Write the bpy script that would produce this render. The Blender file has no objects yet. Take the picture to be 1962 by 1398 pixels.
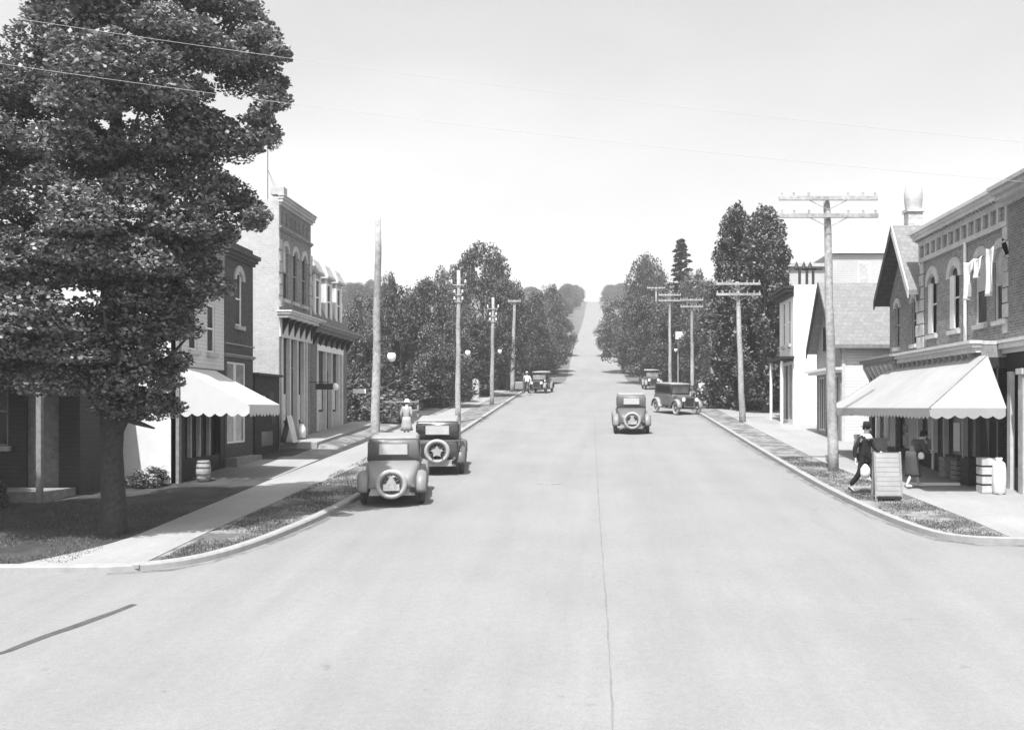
import bpy, bmesh, math, random
import numpy as np
from mathutils import Vector, Matrix
random.seed(7); RNG = np.random.default_rng(7)
R = math.radians
C = bpy.context.scene.collection
sc = bpy.context.scene

# ---------------------------------------------------------------- camera, sky, sun, exposure
F = 1900.0; CX = 1133.0; CY = 780.0; CZ = 3.9; SL = 0.061
cam_d = bpy.data.cameras.new('camera'); cam = bpy.data.objects.new('camera', cam_d); C.objects.link(cam)
cam.location = (0, 0, CZ); cam.rotation_euler = (R(90), 0, 0)
cam_d.sensor_width = 36; cam_d.lens = 36 * F / 1962
cam_d.shift_x = -(CX - 981) / 1962; cam_d.shift_y = (CY - 699) / 1962
cam_d.clip_start = 0.1; cam_d.clip_end = 5000
sc.camera = cam
SUN_EL = R(62); SUN_AZ = R(-14)       # azimuth measured from straight behind the camera towards the right
w = bpy.data.worlds.new('World'); sc.world = w; w.use_nodes = True
nt = w.node_tree; nt.nodes.clear()
sky = nt.nodes.new('ShaderNodeTexSky'); sky.sky_type = 'NISHITA'; sky.sun_disc = False
sky.sun_elevation = SUN_EL; sky.sun_rotation = R(180) - SUN_AZ
sky.dust_density = 3.0; sky.air_density = 1.3; sky.ozone_density = 0.6
bw = nt.nodes.new('ShaderNodeRGBToBW')
tcw = nt.nodes.new('ShaderNodeTexCoord'); mpw = nt.nodes.new('ShaderNodeMapping'); mpw.inputs['Scale'].default_value = (1.2, 1.2, 3.2)
nzw = nt.nodes.new('ShaderNodeTexNoise'); nzw.inputs['Scale'].default_value = 1.6; nzw.inputs['Detail'].default_value = 4
mrw = nt.nodes.new('ShaderNodeMapRange'); mrw.inputs[1].default_value = .35; mrw.inputs[2].default_value = .7
mrw.inputs[3].default_value = .9; mrw.inputs[4].default_value = 1.12
mlw = nt.nodes.new('ShaderNodeMath'); mlw.operation = 'MULTIPLY'
bgn = nt.nodes.new('ShaderNodeBackground'); bgn.inputs['Strength'].default_value = 0.15
outw = nt.nodes.new('ShaderNodeOutputWorld')
L = nt.links.new
L(sky.outputs[0], bw.inputs[0]); L(tcw.outputs['Generated'], mpw.inputs[0]); L(mpw.outputs[0], nzw.inputs['Vector'])
L(nzw.outputs[0], mrw.inputs[0]); L(bw.outputs[0], mlw.inputs[0]); L(mrw.outputs[0], mlw.inputs[1])
L(mlw.outputs[0], bgn.inputs['Color']); L(bgn.outputs[0], outw.inputs['Surface'])
sl = bpy.data.lights.new('sun', 'SUN'); sl.energy = 5.0; sl.angle = R(0.6); sl.color = (1, 1, 1)
so = bpy.data.objects.new('sun', sl); C.objects.link(so)
sdir = Vector((-math.sin(SUN_AZ) * math.cos(SUN_EL), math.cos(SUN_AZ) * math.cos(SUN_EL), -math.sin(SUN_EL)))
so.rotation_euler = sdir.to_track_quat('-Z', 'Y').to_euler(); so.location = (20, -60, 60)
sc.view_settings.view_transform = 'Standard'; sc.view_settings.look = 'None'
sc.view_settings.exposure = 0.95; sc.view_settings.gamma = 1.0; sc.view_settings.use_curve_mapping = False
sc.render.engine = 'CYCLES'

# ---------------------------------------------------------------- helpers
def g(y):
    if y <= 100: return SL * y
    t = y - 100
    if t < 40: return 6.1 + SL * t + (0.142 - SL) * t * t / 80
    z0 = 6.1 + SL * 40 + (0.142 - SL) * 20
    t2 = min(t - 40, 290)
    z = z0 + 0.142 * t2 - 0.00009 * max(0, t2 - 150) ** 2
    return z - max(0, t - 330) * 0.03
def wx(px, Y): return (px - CX) * Y / F
def wz(py, Y): return CZ + (CY - py) * Y / F

def tag(o, label=None, cat=None, group=None, kind=None):
    if label: o['label'] = label
    if cat: o['category'] = cat
    if group: o['group'] = group
    if kind: o['kind'] = kind
    return o
def thing(name, label, cat, loc=(0, 0, 0), group=None):
    o = bpy.data.objects.new(name, None); C.objects.link(o); o.location = loc
    o.empty_display_size = .3
    return tag(o, label, cat, group)
def origin(o):
    v = Vector((0, 0, 0))
    while o is not None: v = v + o.location; o = o.parent
    return v

def FX(X, d): return lambda u, z, o: (X + d * o, u, z)     # wall in a plane x = X, facing d along x
def FY(Y, d): return lambda u, z, o: (u, Y + d * o, z)
class MB:
    def __init__(s): s.v = []; s.f = []
    def add(s, vs, fs):
        n = len(s.v); s.v += [tuple(p) for p in vs]; s.f += [[i + n for i in f] for f in fs]
    def box(s, x0, x1, y0, y1, z0, z1):
        s.add([(x, y, z) for x in (x0, x1) for y in (y0, y1) for z in (z0, z1)],
              [(0, 1, 3, 2), (4, 6, 7, 5), (0, 4, 5, 1), (2, 3, 7, 6), (0, 2, 6, 4), (1, 5, 7, 3)])
        return s
    def bf(s, fr, u0, u1, z0, z1, o0, o1):
        s.add([fr(u, z, o) for u in (u0, u1) for z in (z0, z1) for o in (o0, o1)],
              [(0, 1, 3, 2), (4, 6, 7, 5), (0, 4, 5, 1), (2, 3, 7, 6), (0, 2, 6, 4), (1, 5, 7, 3)])
        return s
    def prism(s, a, b):      # two matching polygons joined
        n = len(a)
        s.add(list(a) + list(b), [list(range(n)), list(range(2 * n - 1, n - 1, -1))] + [(i, (i + 1) % n, n + (i + 1) % n, n + i) for i in range(n)])
        return s
    def pf(s, fr, pts, o0, o1):
        return s.prism([fr(u, z, o0) for u, z in pts], [fr(u, z, o1) for u, z in pts])
    def quad(s, *p): s.add(p, [list(range(len(p)))]); return s
    def tube(s, pts, rad, n=8, cap=True):
        pts = [Vector(p) for p in pts]
        if not hasattr(rad, '__len__'): rad = [rad] * len(pts)
        rings = []; 
        for i, p in enumerate(pts):
            t = (pts[min(i + 1, len(pts) - 1)] - pts[max(i - 1, 0)]).normalized()
            a = t.orthogonal().normalized() if i == 0 else (pa - t * pa.dot(t)).normalized()
            pa = a; b = t.cross(a)
            rings.append([p + (a * math.cos(2 * math.pi * k / n) + b * math.sin(2 * math.pi * k / n)) * rad[i] for k in range(n)])
        vs = [q for r in rings for q in r]; fs = []
        for i in range(len(pts) - 1):
            for k in range(n):
                fs.append((i * n + k, i * n + (k + 1) % n, (i + 1) * n + (k + 1) % n, (i + 1) * n + k))
        if cap: fs.append(list(range(n))[::-1]); fs.append([(len(pts) - 1) * n + k for k in range(n)])
        s.add(vs, fs); return s
    def lathe(s, prof, c=(0, 0, 0), axis='z', n=16):
        vs = []; m = len(prof)
        for k in range(n):
            a = 2 * math.pi * k / n
            for r, h in prof:
                x, y, z = r * math.cos(a), r * math.sin(a), h
                if axis == 'x': x, y, z = z, x, y
                if axis == 'y': x, y, z = x, z, y
                vs.append((x + c[0], y + c[1], z + c[2]))
        fs = [(k * m + j, ((k + 1) % n) * m + j, ((k + 1) % n) * m + j + 1, k * m + j + 1) for k in range(n) for j in range(m - 1)]
        s.add(vs, fs); return s
    def build(s, name, mat, parent=None, smooth=False, bevel=0, nrm=True):
        me = bpy.data.meshes.new(name)
        off = origin(parent) if parent is not None else Vector((0, 0, 0))
        me.from_pydata([(a - off.x, b - off.y, c - off.z) for a, b, c in s.v], [], s.f)
        if nrm:
            bm = bmesh.new(); bm.from_mesh(me)
            bmesh.ops.remove_doubles(bm, verts=bm.verts, dist=1e-5)
            bmesh.ops.recalc_face_normals(bm, faces=bm.faces); bm.to_mesh(me); bm.free()
        me.materials.append(mat)
        if smooth: me.polygons.foreach_set('use_smooth', [True] * len(me.polygons))
        o = bpy.data.objects.new(name, me); C.objects.link(o)
        if parent is not None: o.parent = parent
        if bevel:
            b = o.modifiers.new('bevel', 'BEVEL'); b.width = bevel; b.segments = 2; b.limit_method = 'ANGLE'; b.angle_limit = R(40)
        return o
def copy_tree(o, parent=None):
    c = o.copy(); C.objects.link(c); c.parent = parent
    for ch in [k for k in o.children]: copy_tree(ch, c)
    return c

# ---------------------------------------------------------------- materials (all greys: the photograph is black and white)
MATS = {}
def mat(name, v, rough=.85, var=.15, scale=3.0, bump=0.0, bscale=40.0, kind='noise', metal=0, spec=.3, coat=0, alpha=None, var2=0, v2=None, bw_=0.22, bh=.075, mortar=None, detail=6, bc=.24, speck=0):
    if name in MATS: return MATS[name]
    m = bpy.data.materials.new(name); m.use_nodes = True; MATS[name] = m
    t = m.node_tree; N = t.nodes; K = t.links.new
    p = N['Principled BSDF']; p.inputs['Roughness'].default_value = rough; p.inputs['Metallic'].default_value = metal
    p.inputs['Specular IOR Level'].default_value = spec; p.inputs['Coat Weight'].default_value = coat
    tc = N.new('ShaderNodeTexCoord'); geo = N.new('ShaderNodeNewGeometry')
    nz = N.new('ShaderNodeTexNoise'); nz.inputs['Scale'].default_value = scale; nz.inputs['Detail'].default_value = detail; nz.inputs['Roughness'].default_value = .62
    K(geo.outputs['Position'], nz.inputs['Vector'])
    mr = N.new('ShaderNodeMapRange'); K(nz.outputs[0], mr.inputs[0]); mr.inputs[1].default_value = .28; mr.inputs[2].default_value = .72
    mr.inputs[3].default_value = v * (1 - var); mr.inputs[4].default_value = v * (1 + var)
    col = mr.outputs[0]; hgt = None
    def math_(op, a, b=None, c=None):
        n = N.new('ShaderNodeMath'); n.operation = op
        for i, q in enumerate((a, b, c)):
            if q is None: continue
            if isinstance(q, (int, float)): n.inputs[i].default_value = q
            else: K(q, n.inputs[i])
        return n.outputs[0]
    if kind in ('brick', 'siding', 'shingle', 'planks'):
        sx = N.new('ShaderNodeSeparateXYZ'); K(geo.outputs['Position'], sx.inputs[0])
        sn = N.new('ShaderNodeSeparateXYZ'); K(geo.outputs['True Normal'], sn.inputs[0])
        f = math_('GREATER_THAN', math_('ABSOLUTE', sn.outputs[0]), .6)
        u = math_('ADD', math_('MULTIPLY', sx.outputs[1], f), math_('MULTIPLY', sx.outputs[0], math_('SUBTRACT', 1, f)))
        cb = N.new('ShaderNodeCombineXYZ'); K(u, cb.inputs[0]); K(sx.outputs[2], cb.inputs[1])
        if kind in ('brick', 'shingle'):
            br = N.new('ShaderNodeTexBrick'); K(cb.outputs[0], br.inputs['Vector'])
            br.inputs['Scale'].default_value = 1; br.inputs['Brick Width'].default_value = bw_; br.inputs['Row Height'].default_value = bh
            br.inputs['Mortar Size'].default_value = .008 if kind == 'brick' else .012
            br.inputs['Color1'].default_value = (1 - bc,) * 3 + (1,); br.inputs['Color2'].default_value = (1 + bc * .8,) * 3 + (1,)
            mv = mortar if mortar is not None else 1.5
            br.inputs['Mortar'].default_value = (mv, mv, mv, 1)
            b_ = N.new('ShaderNodeRGBToBW'); K(br.outputs[0], b_.inputs[0]); col = math_('MULTIPLY', col, b_.outputs[0])
            hgt = math_('SUBTRACT', 1, br.outputs['Fac'])
        else:
            src = sx.outputs[2] if kind == 'siding' else u
            pitch = .115 if kind == 'siding' else .16
            fr = math_('FRACT', math_('DIVIDE', src, pitch))
            line = math_('GREATER_THAN', fr, .12 if kind == 'siding' else .06)
            col = math_('MULTIPLY', col, math_('MULTIPLY_ADD', line, .35, .65))
            hgt = math_('SUBTRACT', 1, fr) if kind == 'siding' else line
    if var2:      # big blotches of dirt and wear
        n2 = N.new('ShaderNodeTexNoise'); n2.inputs['Scale'].default_value = .45; n2.inputs['Detail'].default_value = 5
        K(geo.outputs['Position'], n2.inputs['Vector'])
        m2 = N.new('ShaderNodeMapRange'); K(n2.outputs[0], m2.inputs[0]); m2.inputs[1].default_value = .35; m2.inputs[2].default_value = .65
        m2.inputs[3].default_value = 1 - var2; m2.inputs[4].default_value = 1 + var2 * .6
        col = math_('MULTIPLY', col, m2.outputs[0])
    if speck:     # fine grit, and long worn tracks running along the street
        n4 = N.new('ShaderNodeTexNoise'); n4.inputs['Scale'].default_value = 34; n4.inputs['Detail'].default_value = 3; K(geo.outputs['Position'], n4.inputs['Vector'])
        m4 = N.new('ShaderNodeMapRange'); K(n4.outputs[0], m4.inputs[0]); m4.inputs[1].default_value = .3; m4.inputs[2].default_value = .7; m4.inputs[3].default_value = 1 - speck; m4.inputs[4].default_value = 1 + speck
        mp = N.new('ShaderNodeMapping'); mp.inputs['Scale'].default_value = (1.1, .06, 1); K(geo.outputs['Position'], mp.inputs[0])
        n5 = N.new('ShaderNodeTexNoise'); n5.inputs['Scale'].default_value = 1.0; n5.inputs['Detail'].default_value = 6; n5.inputs['Roughness'].default_value = .65; K(mp.outputs[0], n5.inputs['Vector'])
        m5 = N.new('ShaderNodeMapRange'); K(n5.outputs[0], m5.inputs[0]); m5.inputs[1].default_value = .35; m5.inputs[2].default_value = .65; m5.inputs[3].default_value = 1 - speck * .8; m5.inputs[4].default_value = 1 + speck * .5
        n6 = N.new('ShaderNodeTexNoise'); n6.inputs['Scale'].default_value = 2.3; n6.inputs['Detail'].default_value = 7; n6.inputs['Roughness'].default_value = .7; K(geo.outputs['Position'], n6.inputs['Vector'])
        m6 = N.new('ShaderNodeMapRange'); K(n6.outputs[0], m6.inputs[0]); m6.inputs[1].default_value = .27; m6.inputs[2].default_value = .36; m6.inputs[3].default_value = .72; m6.inputs[4].default_value = 1
        col = math_('MULTIPLY', math_('MULTIPLY', math_('MULTIPLY', col, m4.outputs[0]), m5.outputs[0]), m6.outputs[0])
    if v2 is not None:   # second tone in patches
        n3 = N.new('ShaderNodeTexNoise'); n3.inputs['Scale'].default_value = 1.3; n3.inputs['Detail'].default_value = 8; n3.inputs['Roughness'].default_value = .7
        K(geo.outputs['Position'], n3.inputs['Vector'])
        m3 = N.new('ShaderNodeMapRange'); K(n3.outputs[0], m3.inputs[0]); m3.inputs[1].default_value = .46; m3.inputs[2].default_value = .56
        mx = N.new('ShaderNodeMix'); K(m3.outputs[0], mx.inputs[0]); K(col, mx.inputs[2]); mx.inputs[3].default_value = v2; col = mx.outputs[0]
    cc = N.new('ShaderNodeCombineColor'); [K(col, cc.inputs[i]) for i in range(3)]
    K(cc.outputs[0], p.inputs['Base Color'])
    if bump or hgt is not None:
        nb = N.new('ShaderNodeTexNoise'); nb.inputs['Scale'].default_value = bscale; nb.inputs['Detail'].default_value = 4
        K(geo.outputs['Position'], nb.inputs['Vector'])
        bp = N.new('ShaderNodeBump'); bp.inputs['Strength'].default_value = max(bump, .5 if hgt is not None else 0); bp.inputs['Distance'].default_value = .02
        h = nb.outputs[0] if hgt is None else math_('ADD', hgt, math_('MULTIPLY', nb.outputs[0], .3))
        K(h, bp.inputs['Height']); K(bp.outputs[0], p.inputs['Normal'])
    return m
def leafmat(name, v, var=.45, trans=.25, scale=6, lo=.6, hi=1.55):
    m = mat(name, v, rough=.55, var=var, scale=scale, spec=.35)
    t = m.node_tree; N = t.nodes; p = N['Principled BSDF']; out = N['Material Output']
    tr = N.new('ShaderNodeBsdfTranslucent'); mx = N.new('ShaderNodeMixShader'); mx.inputs[0].default_value = trans
    gi = N.new('ShaderNodeNewGeometry'); mr = N.new('ShaderNodeMapRange'); mr.inputs[3].default_value = lo; mr.inputs[4].default_value = hi
    pw = N.new('ShaderNodeMath'); pw.operation = 'POWER'; pw.inputs[1].default_value = 1.6; t.links.new(gi.outputs['Random Per Island'], pw.inputs[0]); t.links.new(pw.outputs[0], mr.inputs[0])
    ml = N.new('ShaderNodeMix'); ml.data_type = 'RGBA'; ml.blend_type = 'MULTIPLY'; ml.inputs[0].default_value = 1
    t.links.new(p.inputs['Base Color'].links[0].from_socket, ml.inputs[6]); cb = N.new('ShaderNodeCombineColor'); [t.links.new(mr.outputs[0], cb.inputs[i]) for i in range(3)]
    t.links.new(cb.outputs[0], ml.inputs[7]); t.links.new(ml.outputs[2], p.inputs['Base Color']); t.links.new(ml.outputs[2], tr.inputs['Color'])
    t.links.new(p.outputs[0], mx.inputs[1]); t.links.new(tr.outputs[0], mx.inputs[2]); t.links.new(mx.outputs[0], out.inputs['Surface'])
    return m
M_road = mat('road_concrete', 0.185, .9, .06, 9, .3, 60, var2=.05, speck=.09)
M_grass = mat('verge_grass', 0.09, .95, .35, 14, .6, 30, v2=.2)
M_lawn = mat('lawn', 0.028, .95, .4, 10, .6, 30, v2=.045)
M_field = mat('field', 0.1, .95, .3, .5, .3, 5, var2=.2)
M_walk = mat('sidewalk_concrete', 0.235, .9, .07, 6, .2, 50, var2=.08, speck=.10)
M_kerb = mat('kerb_concrete', 0.24, .9, .14, 5, .2, 40)
M_dirt = mat('gutter_dirt', 0.11, .95, .3, 8, .4, 40, v2=.17)
M_shadow = mat('tar', 0.06, .9, .3, 10)  # dark tone of the shadow streak on the road
M_white = mat('white_paint', 0.7, .7, .05, 3, var2=.06)
M_whitewall = mat('whitewashed_wall', 0.6, .85, .04, 4, .2, 30, var2=.05)
M_trim = mat('pale_trim', .48, .7, .12, 5, var2=.15)
M_stone = mat('pale_stone', 0.38, .85, .2, 6, .3, 30, var2=.15)
M_bdark = mat('dark_brick', 0.055, .9, .3, 8, kind='brick', mortar=1.6)
M_bmid = mat('weathered_brick', .13, .9, .3, 8, kind='brick', mortar=1.7, var2=.2)
M_bred = mat('red_brick', .16, .9, .25, 8, kind='brick', mortar=1.6, var2=.18)
M_bbuff = mat('buff_brick', 0.36, .9, .12, 8, kind='brick', mortar=1.1, var2=.14, bc=.08)
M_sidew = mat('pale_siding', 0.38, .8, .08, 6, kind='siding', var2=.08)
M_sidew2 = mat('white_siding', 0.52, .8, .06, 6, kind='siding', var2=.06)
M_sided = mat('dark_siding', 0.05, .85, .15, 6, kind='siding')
M_shing = mat('grey_shingle', 0.17, .9, .15, 6, kind='shingle', bw_=.2, bh=.16, mortar=.85, bc=.1)
M_shingd = mat('dark_shingle', 0.045, .9, .3, 6, kind='shingle', bw_=.2, bh=.16, mortar=.6)
M_slate = mat('slate', 0.16, .8, .25, 6, kind='shingle', bw_=.22, bh=.14, mortar=.6)
M_planks = mat('dark_boards', 0.025, .85, .3, 6, kind='planks')
M_plankp = mat('pale_boards', .40, .85, .2, 8, kind='siding')
M_dwood = mat('dark_painted_wood', 0.02, .6, .25, 6)
M_mwood = mat('grey_wood', .20, .8, .3, 8, .3, 30)
M_pole = mat('weathered_pole', .29, .9, .38, 9, .7, 40, var2=.3)
M_glass = mat('dark_glass', 0.01, .25, .3, 2, spec=.35)
M_glassp = mat('curtained_glass', .22, .12, .5, 2.5, spec=.7)
M_poster = mat('poster_paper', 0.5, .8, .2, 7)
M_posterg = mat('grey_paper', .3, .8, .4, 12)
M_canvas = mat('white_canvas', 0.5, .9, .04, 3, .1, 90)
M_canvas2 = mat('weathered_canvas', 0.27, .9, .08, 1.4, .15, 60, var2=.08)
M_metal = mat('dull_metal', 0.18, .4, .2, 8, metal=.6)
M_iron = mat('black_iron', 0.02, .5, .2, 8)
M_globe = mat('opal_glass', .85, .2, .03, 5)
M_bark = mat('bark', 0.04, .95, .4, 12, .9, 18)
M_barkg = mat('grey_bark', 0.06, .95, .4, 12, .8, 18)
M_leafN = leafmat('maple_leaves', 0.155, .5, .22, 2.2, .45, 1.8)
M_leafA = leafmat('dark_leaves', .06, .6, .12, .8, .4, 2.0)
M_leafB = leafmat('mid_leaves', .085, .6, .12, .8, .4, 2.0)
M_leafP = leafmat('poplar_leaves', .095, .6, .15, .8, .4, 2.0)
M_leafC = leafmat('conifer_needles', 0.06, .4, .1, 3)
M_blade = leafmat('grass_blades', 0.1, .5, .3, 8)
M_tyre = mat('tyre_rubber', .05, .9, .2, 10)
M_tyrep = mat('dusty_tyre', 0.3, .8, .12, 10)
M_cgrey = mat('grey_car_paint', .17, .5, .12, 2.5, coat=.08, spec=.4, var2=.12)
M_cblack = mat('black_car_paint', .025, .25, .1, 3, coat=.6, spec=.5)
M_cmid = mat('dusty_car_paint', 0.09, .45, .15, 4, coat=.2)
M_ctop = mat('leathercloth_top', 0.05, .7, .2, 5)
M_ctopp = mat('pale_car_roof', 0.22, .7, .12, 5)
M_skin = mat('skin', .42, .6, .05, 5)
M_cloth = mat('dark_wool', 0.015, .95, .2, 20)
M_cloth2 = mat('grey_wool', 0.05, .95, .2, 20)
M_clothw = mat('white_cotton', 0.55, .9, .06, 10)
M_fur = mat('pale_fur', .3, .95, .4, 40)

# ---------------------------------------------------------------- ground, road, pavements
def sheet(name, rows, m, dz, kind='structure', thick=0, parent=None):
    mb = MB(); vs = []; n = 6
    for (Y, x0, x1) in rows:
        for k in range(n + 1): vs.append((x0 + (x1 - x0) * k / n, Y, g(Y) + dz))
    fs = [(i * (n + 1) + k, i * (n + 1) + k + 1, (i + 1) * (n + 1) + k + 1, (i + 1) * (n + 1) + k) for i in range(len(rows) - 1) for k in range(n)]
    if thick:
        b = len(vs); vs += [(x, y, z - thick) for x, y, z in vs]
        W = n + 1; per = [i for i in range(W)] + [i * W + n for i in range(1, len(rows))] + [(len(rows) - 1) * W + k for k in range(n - 1, -1, -1)] + [i * W for i in range(len(rows) - 2, 0, -1)]
        for a, c in zip(per, per[1:] + per[:1]): fs.append((a, c, c + b, a + b))
    mb.add(vs, fs); o = mb.build(name, m, parent)
    if kind: o['kind'] = kind
    return o
def yr(a, b, st): 
    n = max(1, int(math.ceil((b - a) / st))); return [a + (b - a) * i / n for i in range(n + 1)]
def terr():
    ys = yr(-60, 100, 8) + yr(104, 470, 6) + yr(500, 1600, 50)
    xs = [-1500, -700, -350, -200, -120, -70, -40, -25, -14, -7, 0, 7, 14, 25, 40, 70, 120, 200, 350, 700, 1500]
    vs = []
    for y in ys:
        for x in xs:
            h = g(y)
            if y > 120 and abs(x) > 14: h += (1.2 * math.sin(x * .045 + y * .02) + 2.2) * min(1, (y - 120) / 100) * min(1, (abs(x) - 14) / 40)
            vs.append((x, y, h))
    n = len(xs)
    mb = MB(); mb.add(vs, [(i * n + k, i * n + k + 1, (i + 1) * n + k + 1, (i + 1) * n + k) for i in range(len(ys) - 1) for k in range(n - 1)])
    o = mb.build('ground', M_field); o['kind'] = 'structure'
terr()
# kerb lines
LK = [(-14, 17.15), (-10.0, 17.15), (-8.6, 17.17), (-8.17, 17.2), (-7.46, 17.5), (-7.0, 18.1), (-6.68, 19.0), (-6.42, 20.3), (-6.2, 22), (-6.02, 24.5), (-5.95, 28), (-5.9, 40), (-5.9, 84), (-5.9, 92)]
RK = [(40, 19.5), (12, 19.5), (9.5, 19.5), (8.4, 19.6), (7.6, 19.75), (7.15, 20.1), (6.9, 20.9), (6.66, 22.5), (6.5, 24.5), (6.35, 28), (6.3, 40), (6.3, 92)]
def chaikin(K):
    o = [K[0]]
    for a, b in zip(K, K[1:]): o += [(a[0] * .75 + b[0] * .25, a[1] * .75 + b[1] * .25), (a[0] * .25 + b[0] * .75, a[1] * .25 + b[1] * .75)]
    return o + [K[-1]]
LK = chaikin(chaikin(LK)); RK = chaikin(chaikin(RK))
def kx(K, Y):
    for (a, ya), (b, yb) in zip(K, K[1:]):
        if ya <= Y <= yb and yb > ya: return a + (b - a) * (Y - ya) / (yb - ya)
    return K[-1][0]
# road surface: crossing, main street, hill
rows = [(Y, -70, 70) for Y in yr(-40, 17.1, 3)] 
sheet('crossroad', rows, M_road, .006)
rows = []
for Y in [17.1, 17.5, 18, 18.5, 19, 19.5]: rows.append((Y, max(-70, kx(LK, max(Y, 17.2)) - .05), 70))
sheet('road_corner', rows, M_road, .006)
rows = []
for Y in [19.5, 20, 20.5, 21, 22, 23, 24.5] + yr(26, 84, 4): rows.append((Y, kx(LK, Y) - .05, kx(RK, max(Y, 19.6)) + .05))
for Y in [88, 92, 96, 100] + yr(104, 458, 6):
    t = min(1, (Y - 84) / 28); t = t * t * (3 - 2 * t); k = min(1, max(0, (Y - 150) / 280)); rows.append((Y, -5.9 + 3.1 * t + .2 * math.sin(Y * .03) + 1.5 * k, 6.3 - 2.3 * t - 1.3 * k))
sheet('main_street', rows, M_road, .006)
# lawns and verges (raised behind the kerb)
ysL = [17.25, 17.5, 18, 18.5, 19, 19.6, 20.3, 21, 22, 23, 24.5] + yr(26, 92, 3)
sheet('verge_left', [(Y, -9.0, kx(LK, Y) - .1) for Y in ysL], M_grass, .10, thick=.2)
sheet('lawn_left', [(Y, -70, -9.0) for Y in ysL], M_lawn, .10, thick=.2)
ysR = [19.6, 19.8, 20.1, 20.5, 21, 22, 23, 24.5] + yr(26, 92, 3)
sheet('verge_right', [(Y, kx(RK, Y) + .1, 9.0) for Y in ysR], M_grass, .10, thick=.2)
sheet('yard_right', [(Y, 9.0, 70) for Y in [19.5] + ysR], M_dirt, .10, thick=.2)
def swx(Y): return 8.35 - .75 * min(1, max(0, (Y - 21) / 12))
sheet('sidewalk_left', [(Y, -9.15 - .9 * max(0, 1 - (Y - 17.2) / 3) ** 2 + .6 * min(1, max(0, (Y - 28) / 30)), -7.85 + .5 * min(1, max(0, (Y - 21) / 12))) for Y in yr(17.2, 20.2, .5) + yr(22, 90, 2)], M_walk, .114, thick=.06)
sheet('sidewalk_right', [(Y, swx(Y), 11.6) for Y in yr(19.55, 90, 2)], M_walk, .114, thick=.06)
sheet('shop_forecourt', [(Y, -11.9, -9.16) for Y in yr(28.6, 33.4, 1)], M_walk, .112, thick=.05)
def kerb(name, K):
    pts = []
    for (a, b) in zip(K, K[1:]):
        n = max(1, int(math.hypot(b[0] - a[0], b[1] - a[1]) / .5))
        for i in range(n): pts.append(Vector((a[0] + (b[0] - a[0]) * i / n, a[1] + (b[1] - a[1]) * i / n)))
    pts.append(Vector(K[-1])); mb = MB(); vs = []; fs = []
    for i, p in enumerate(pts):
        t = (pts[min(i + 1, len(pts) - 1)] - pts[max(i - 1, 0)]).normalized(); nrm = Vector((t.y, -t.x))
        for (o, h) in ((-.10, -.1), (-.10, .125), (-.07, .135), (.06, .13), (.09, .10), (.11, -.1)):
            q = p + nrm * o; vs.append((q.x, q.y, g(q.y) + h))
    for i in range(len(pts) - 1):
        for k in range(5): fs.append((i * 6 + k, i * 6 + k + 1, (i + 1) * 6 + k + 1, (i + 1) * 6 + k))
    mb.add(vs, fs); o = mb.build(name, M_kerb); o['kind'] = 'structure'
kerb('kerb_left', [(-70, 17.15)] + LK[1:]); kerb('kerb_right', RK)
# gutters, joints, a painted shadow streak in the road
def strip(name, pts, wdt, m, dz=.009, jit=.03):
    mb = MB(); vs = []
    P = []
    for a, b in zip(pts, pts[1:]):
        n = max(2, int(math.hypot(b[0] - a[0], b[1] - a[1]) / .35))
        P += [(a[0] + (b[0] - a[0]) * i / n, a[1] + (b[1] - a[1]) * i / n) for i in range(n)]
    P.append(pts[-1]); P = [Vector(p) for p in P]
    for i, p in enumerate(P):
        t = (P[min(i + 1, len(P) - 1)] - P[max(i - 1, 0)]).normalized(); nn = Vector((t.y, -t.x))
        ww = wdt * (.6 + .8 * random.random()); sh = random.uniform(-jit, jit)
        for s_ in (-1, 1):
            q = p + nn * (sh + s_ * ww / 2); vs.append((q.x, q.y, g(q.y) + dz))
    mb.add(vs, [(2 * i, 2 * i + 1, 2 * i + 3, 2 * i + 2) for i in range(len(P) - 1)])
    o = mb.build(name, m); o['kind'] = 'structure'
strip('gutter_dirt_left', [(-8.3, 17.0), (-7.35, 17.3), (-6.85, 17.95), (-6.5, 19), (-6.22, 20.4), (-6.0, 22), (-5.8, 25), (-5.72, 40), (-5.72, 84)], .16, M_dirt)
strip('gutter_dirt_right', [(9, 19.35), (7.6, 19.5), (7.0, 20.0), (6.7, 21), (6.4, 23), (6.2, 27), (6.1, 40), (6.1, 84)], .18, M_dirt)
strip('centre_joint', [(.22, 8), (.23, 14), (.2, 20), (.18, 28), (.15, 60)], .022, mat('joint_filler', 0.14, .9, .2), jit=.008)
strip('tar_streak', [(-6.9, 15.0), (-7.1, 14.3), (-7.3, 13.4), (-7.5, 12.7), (-7.7, 12.2)], .13, M_shadow, .010, .03)  # dark strip painted on the road in place of a pole's shadow
mb = MB(); mb.lathe([(0.001, .016), (.3, .016), (.33, .012), (.34, -.03)], (wx(1052, 28.3), 28.3, g(28.3)), n=24)
tag(mb.build('manhole_cover', M_mwood), 'round manhole cover set in the middle of the pale road', 'manhole cover')
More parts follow.
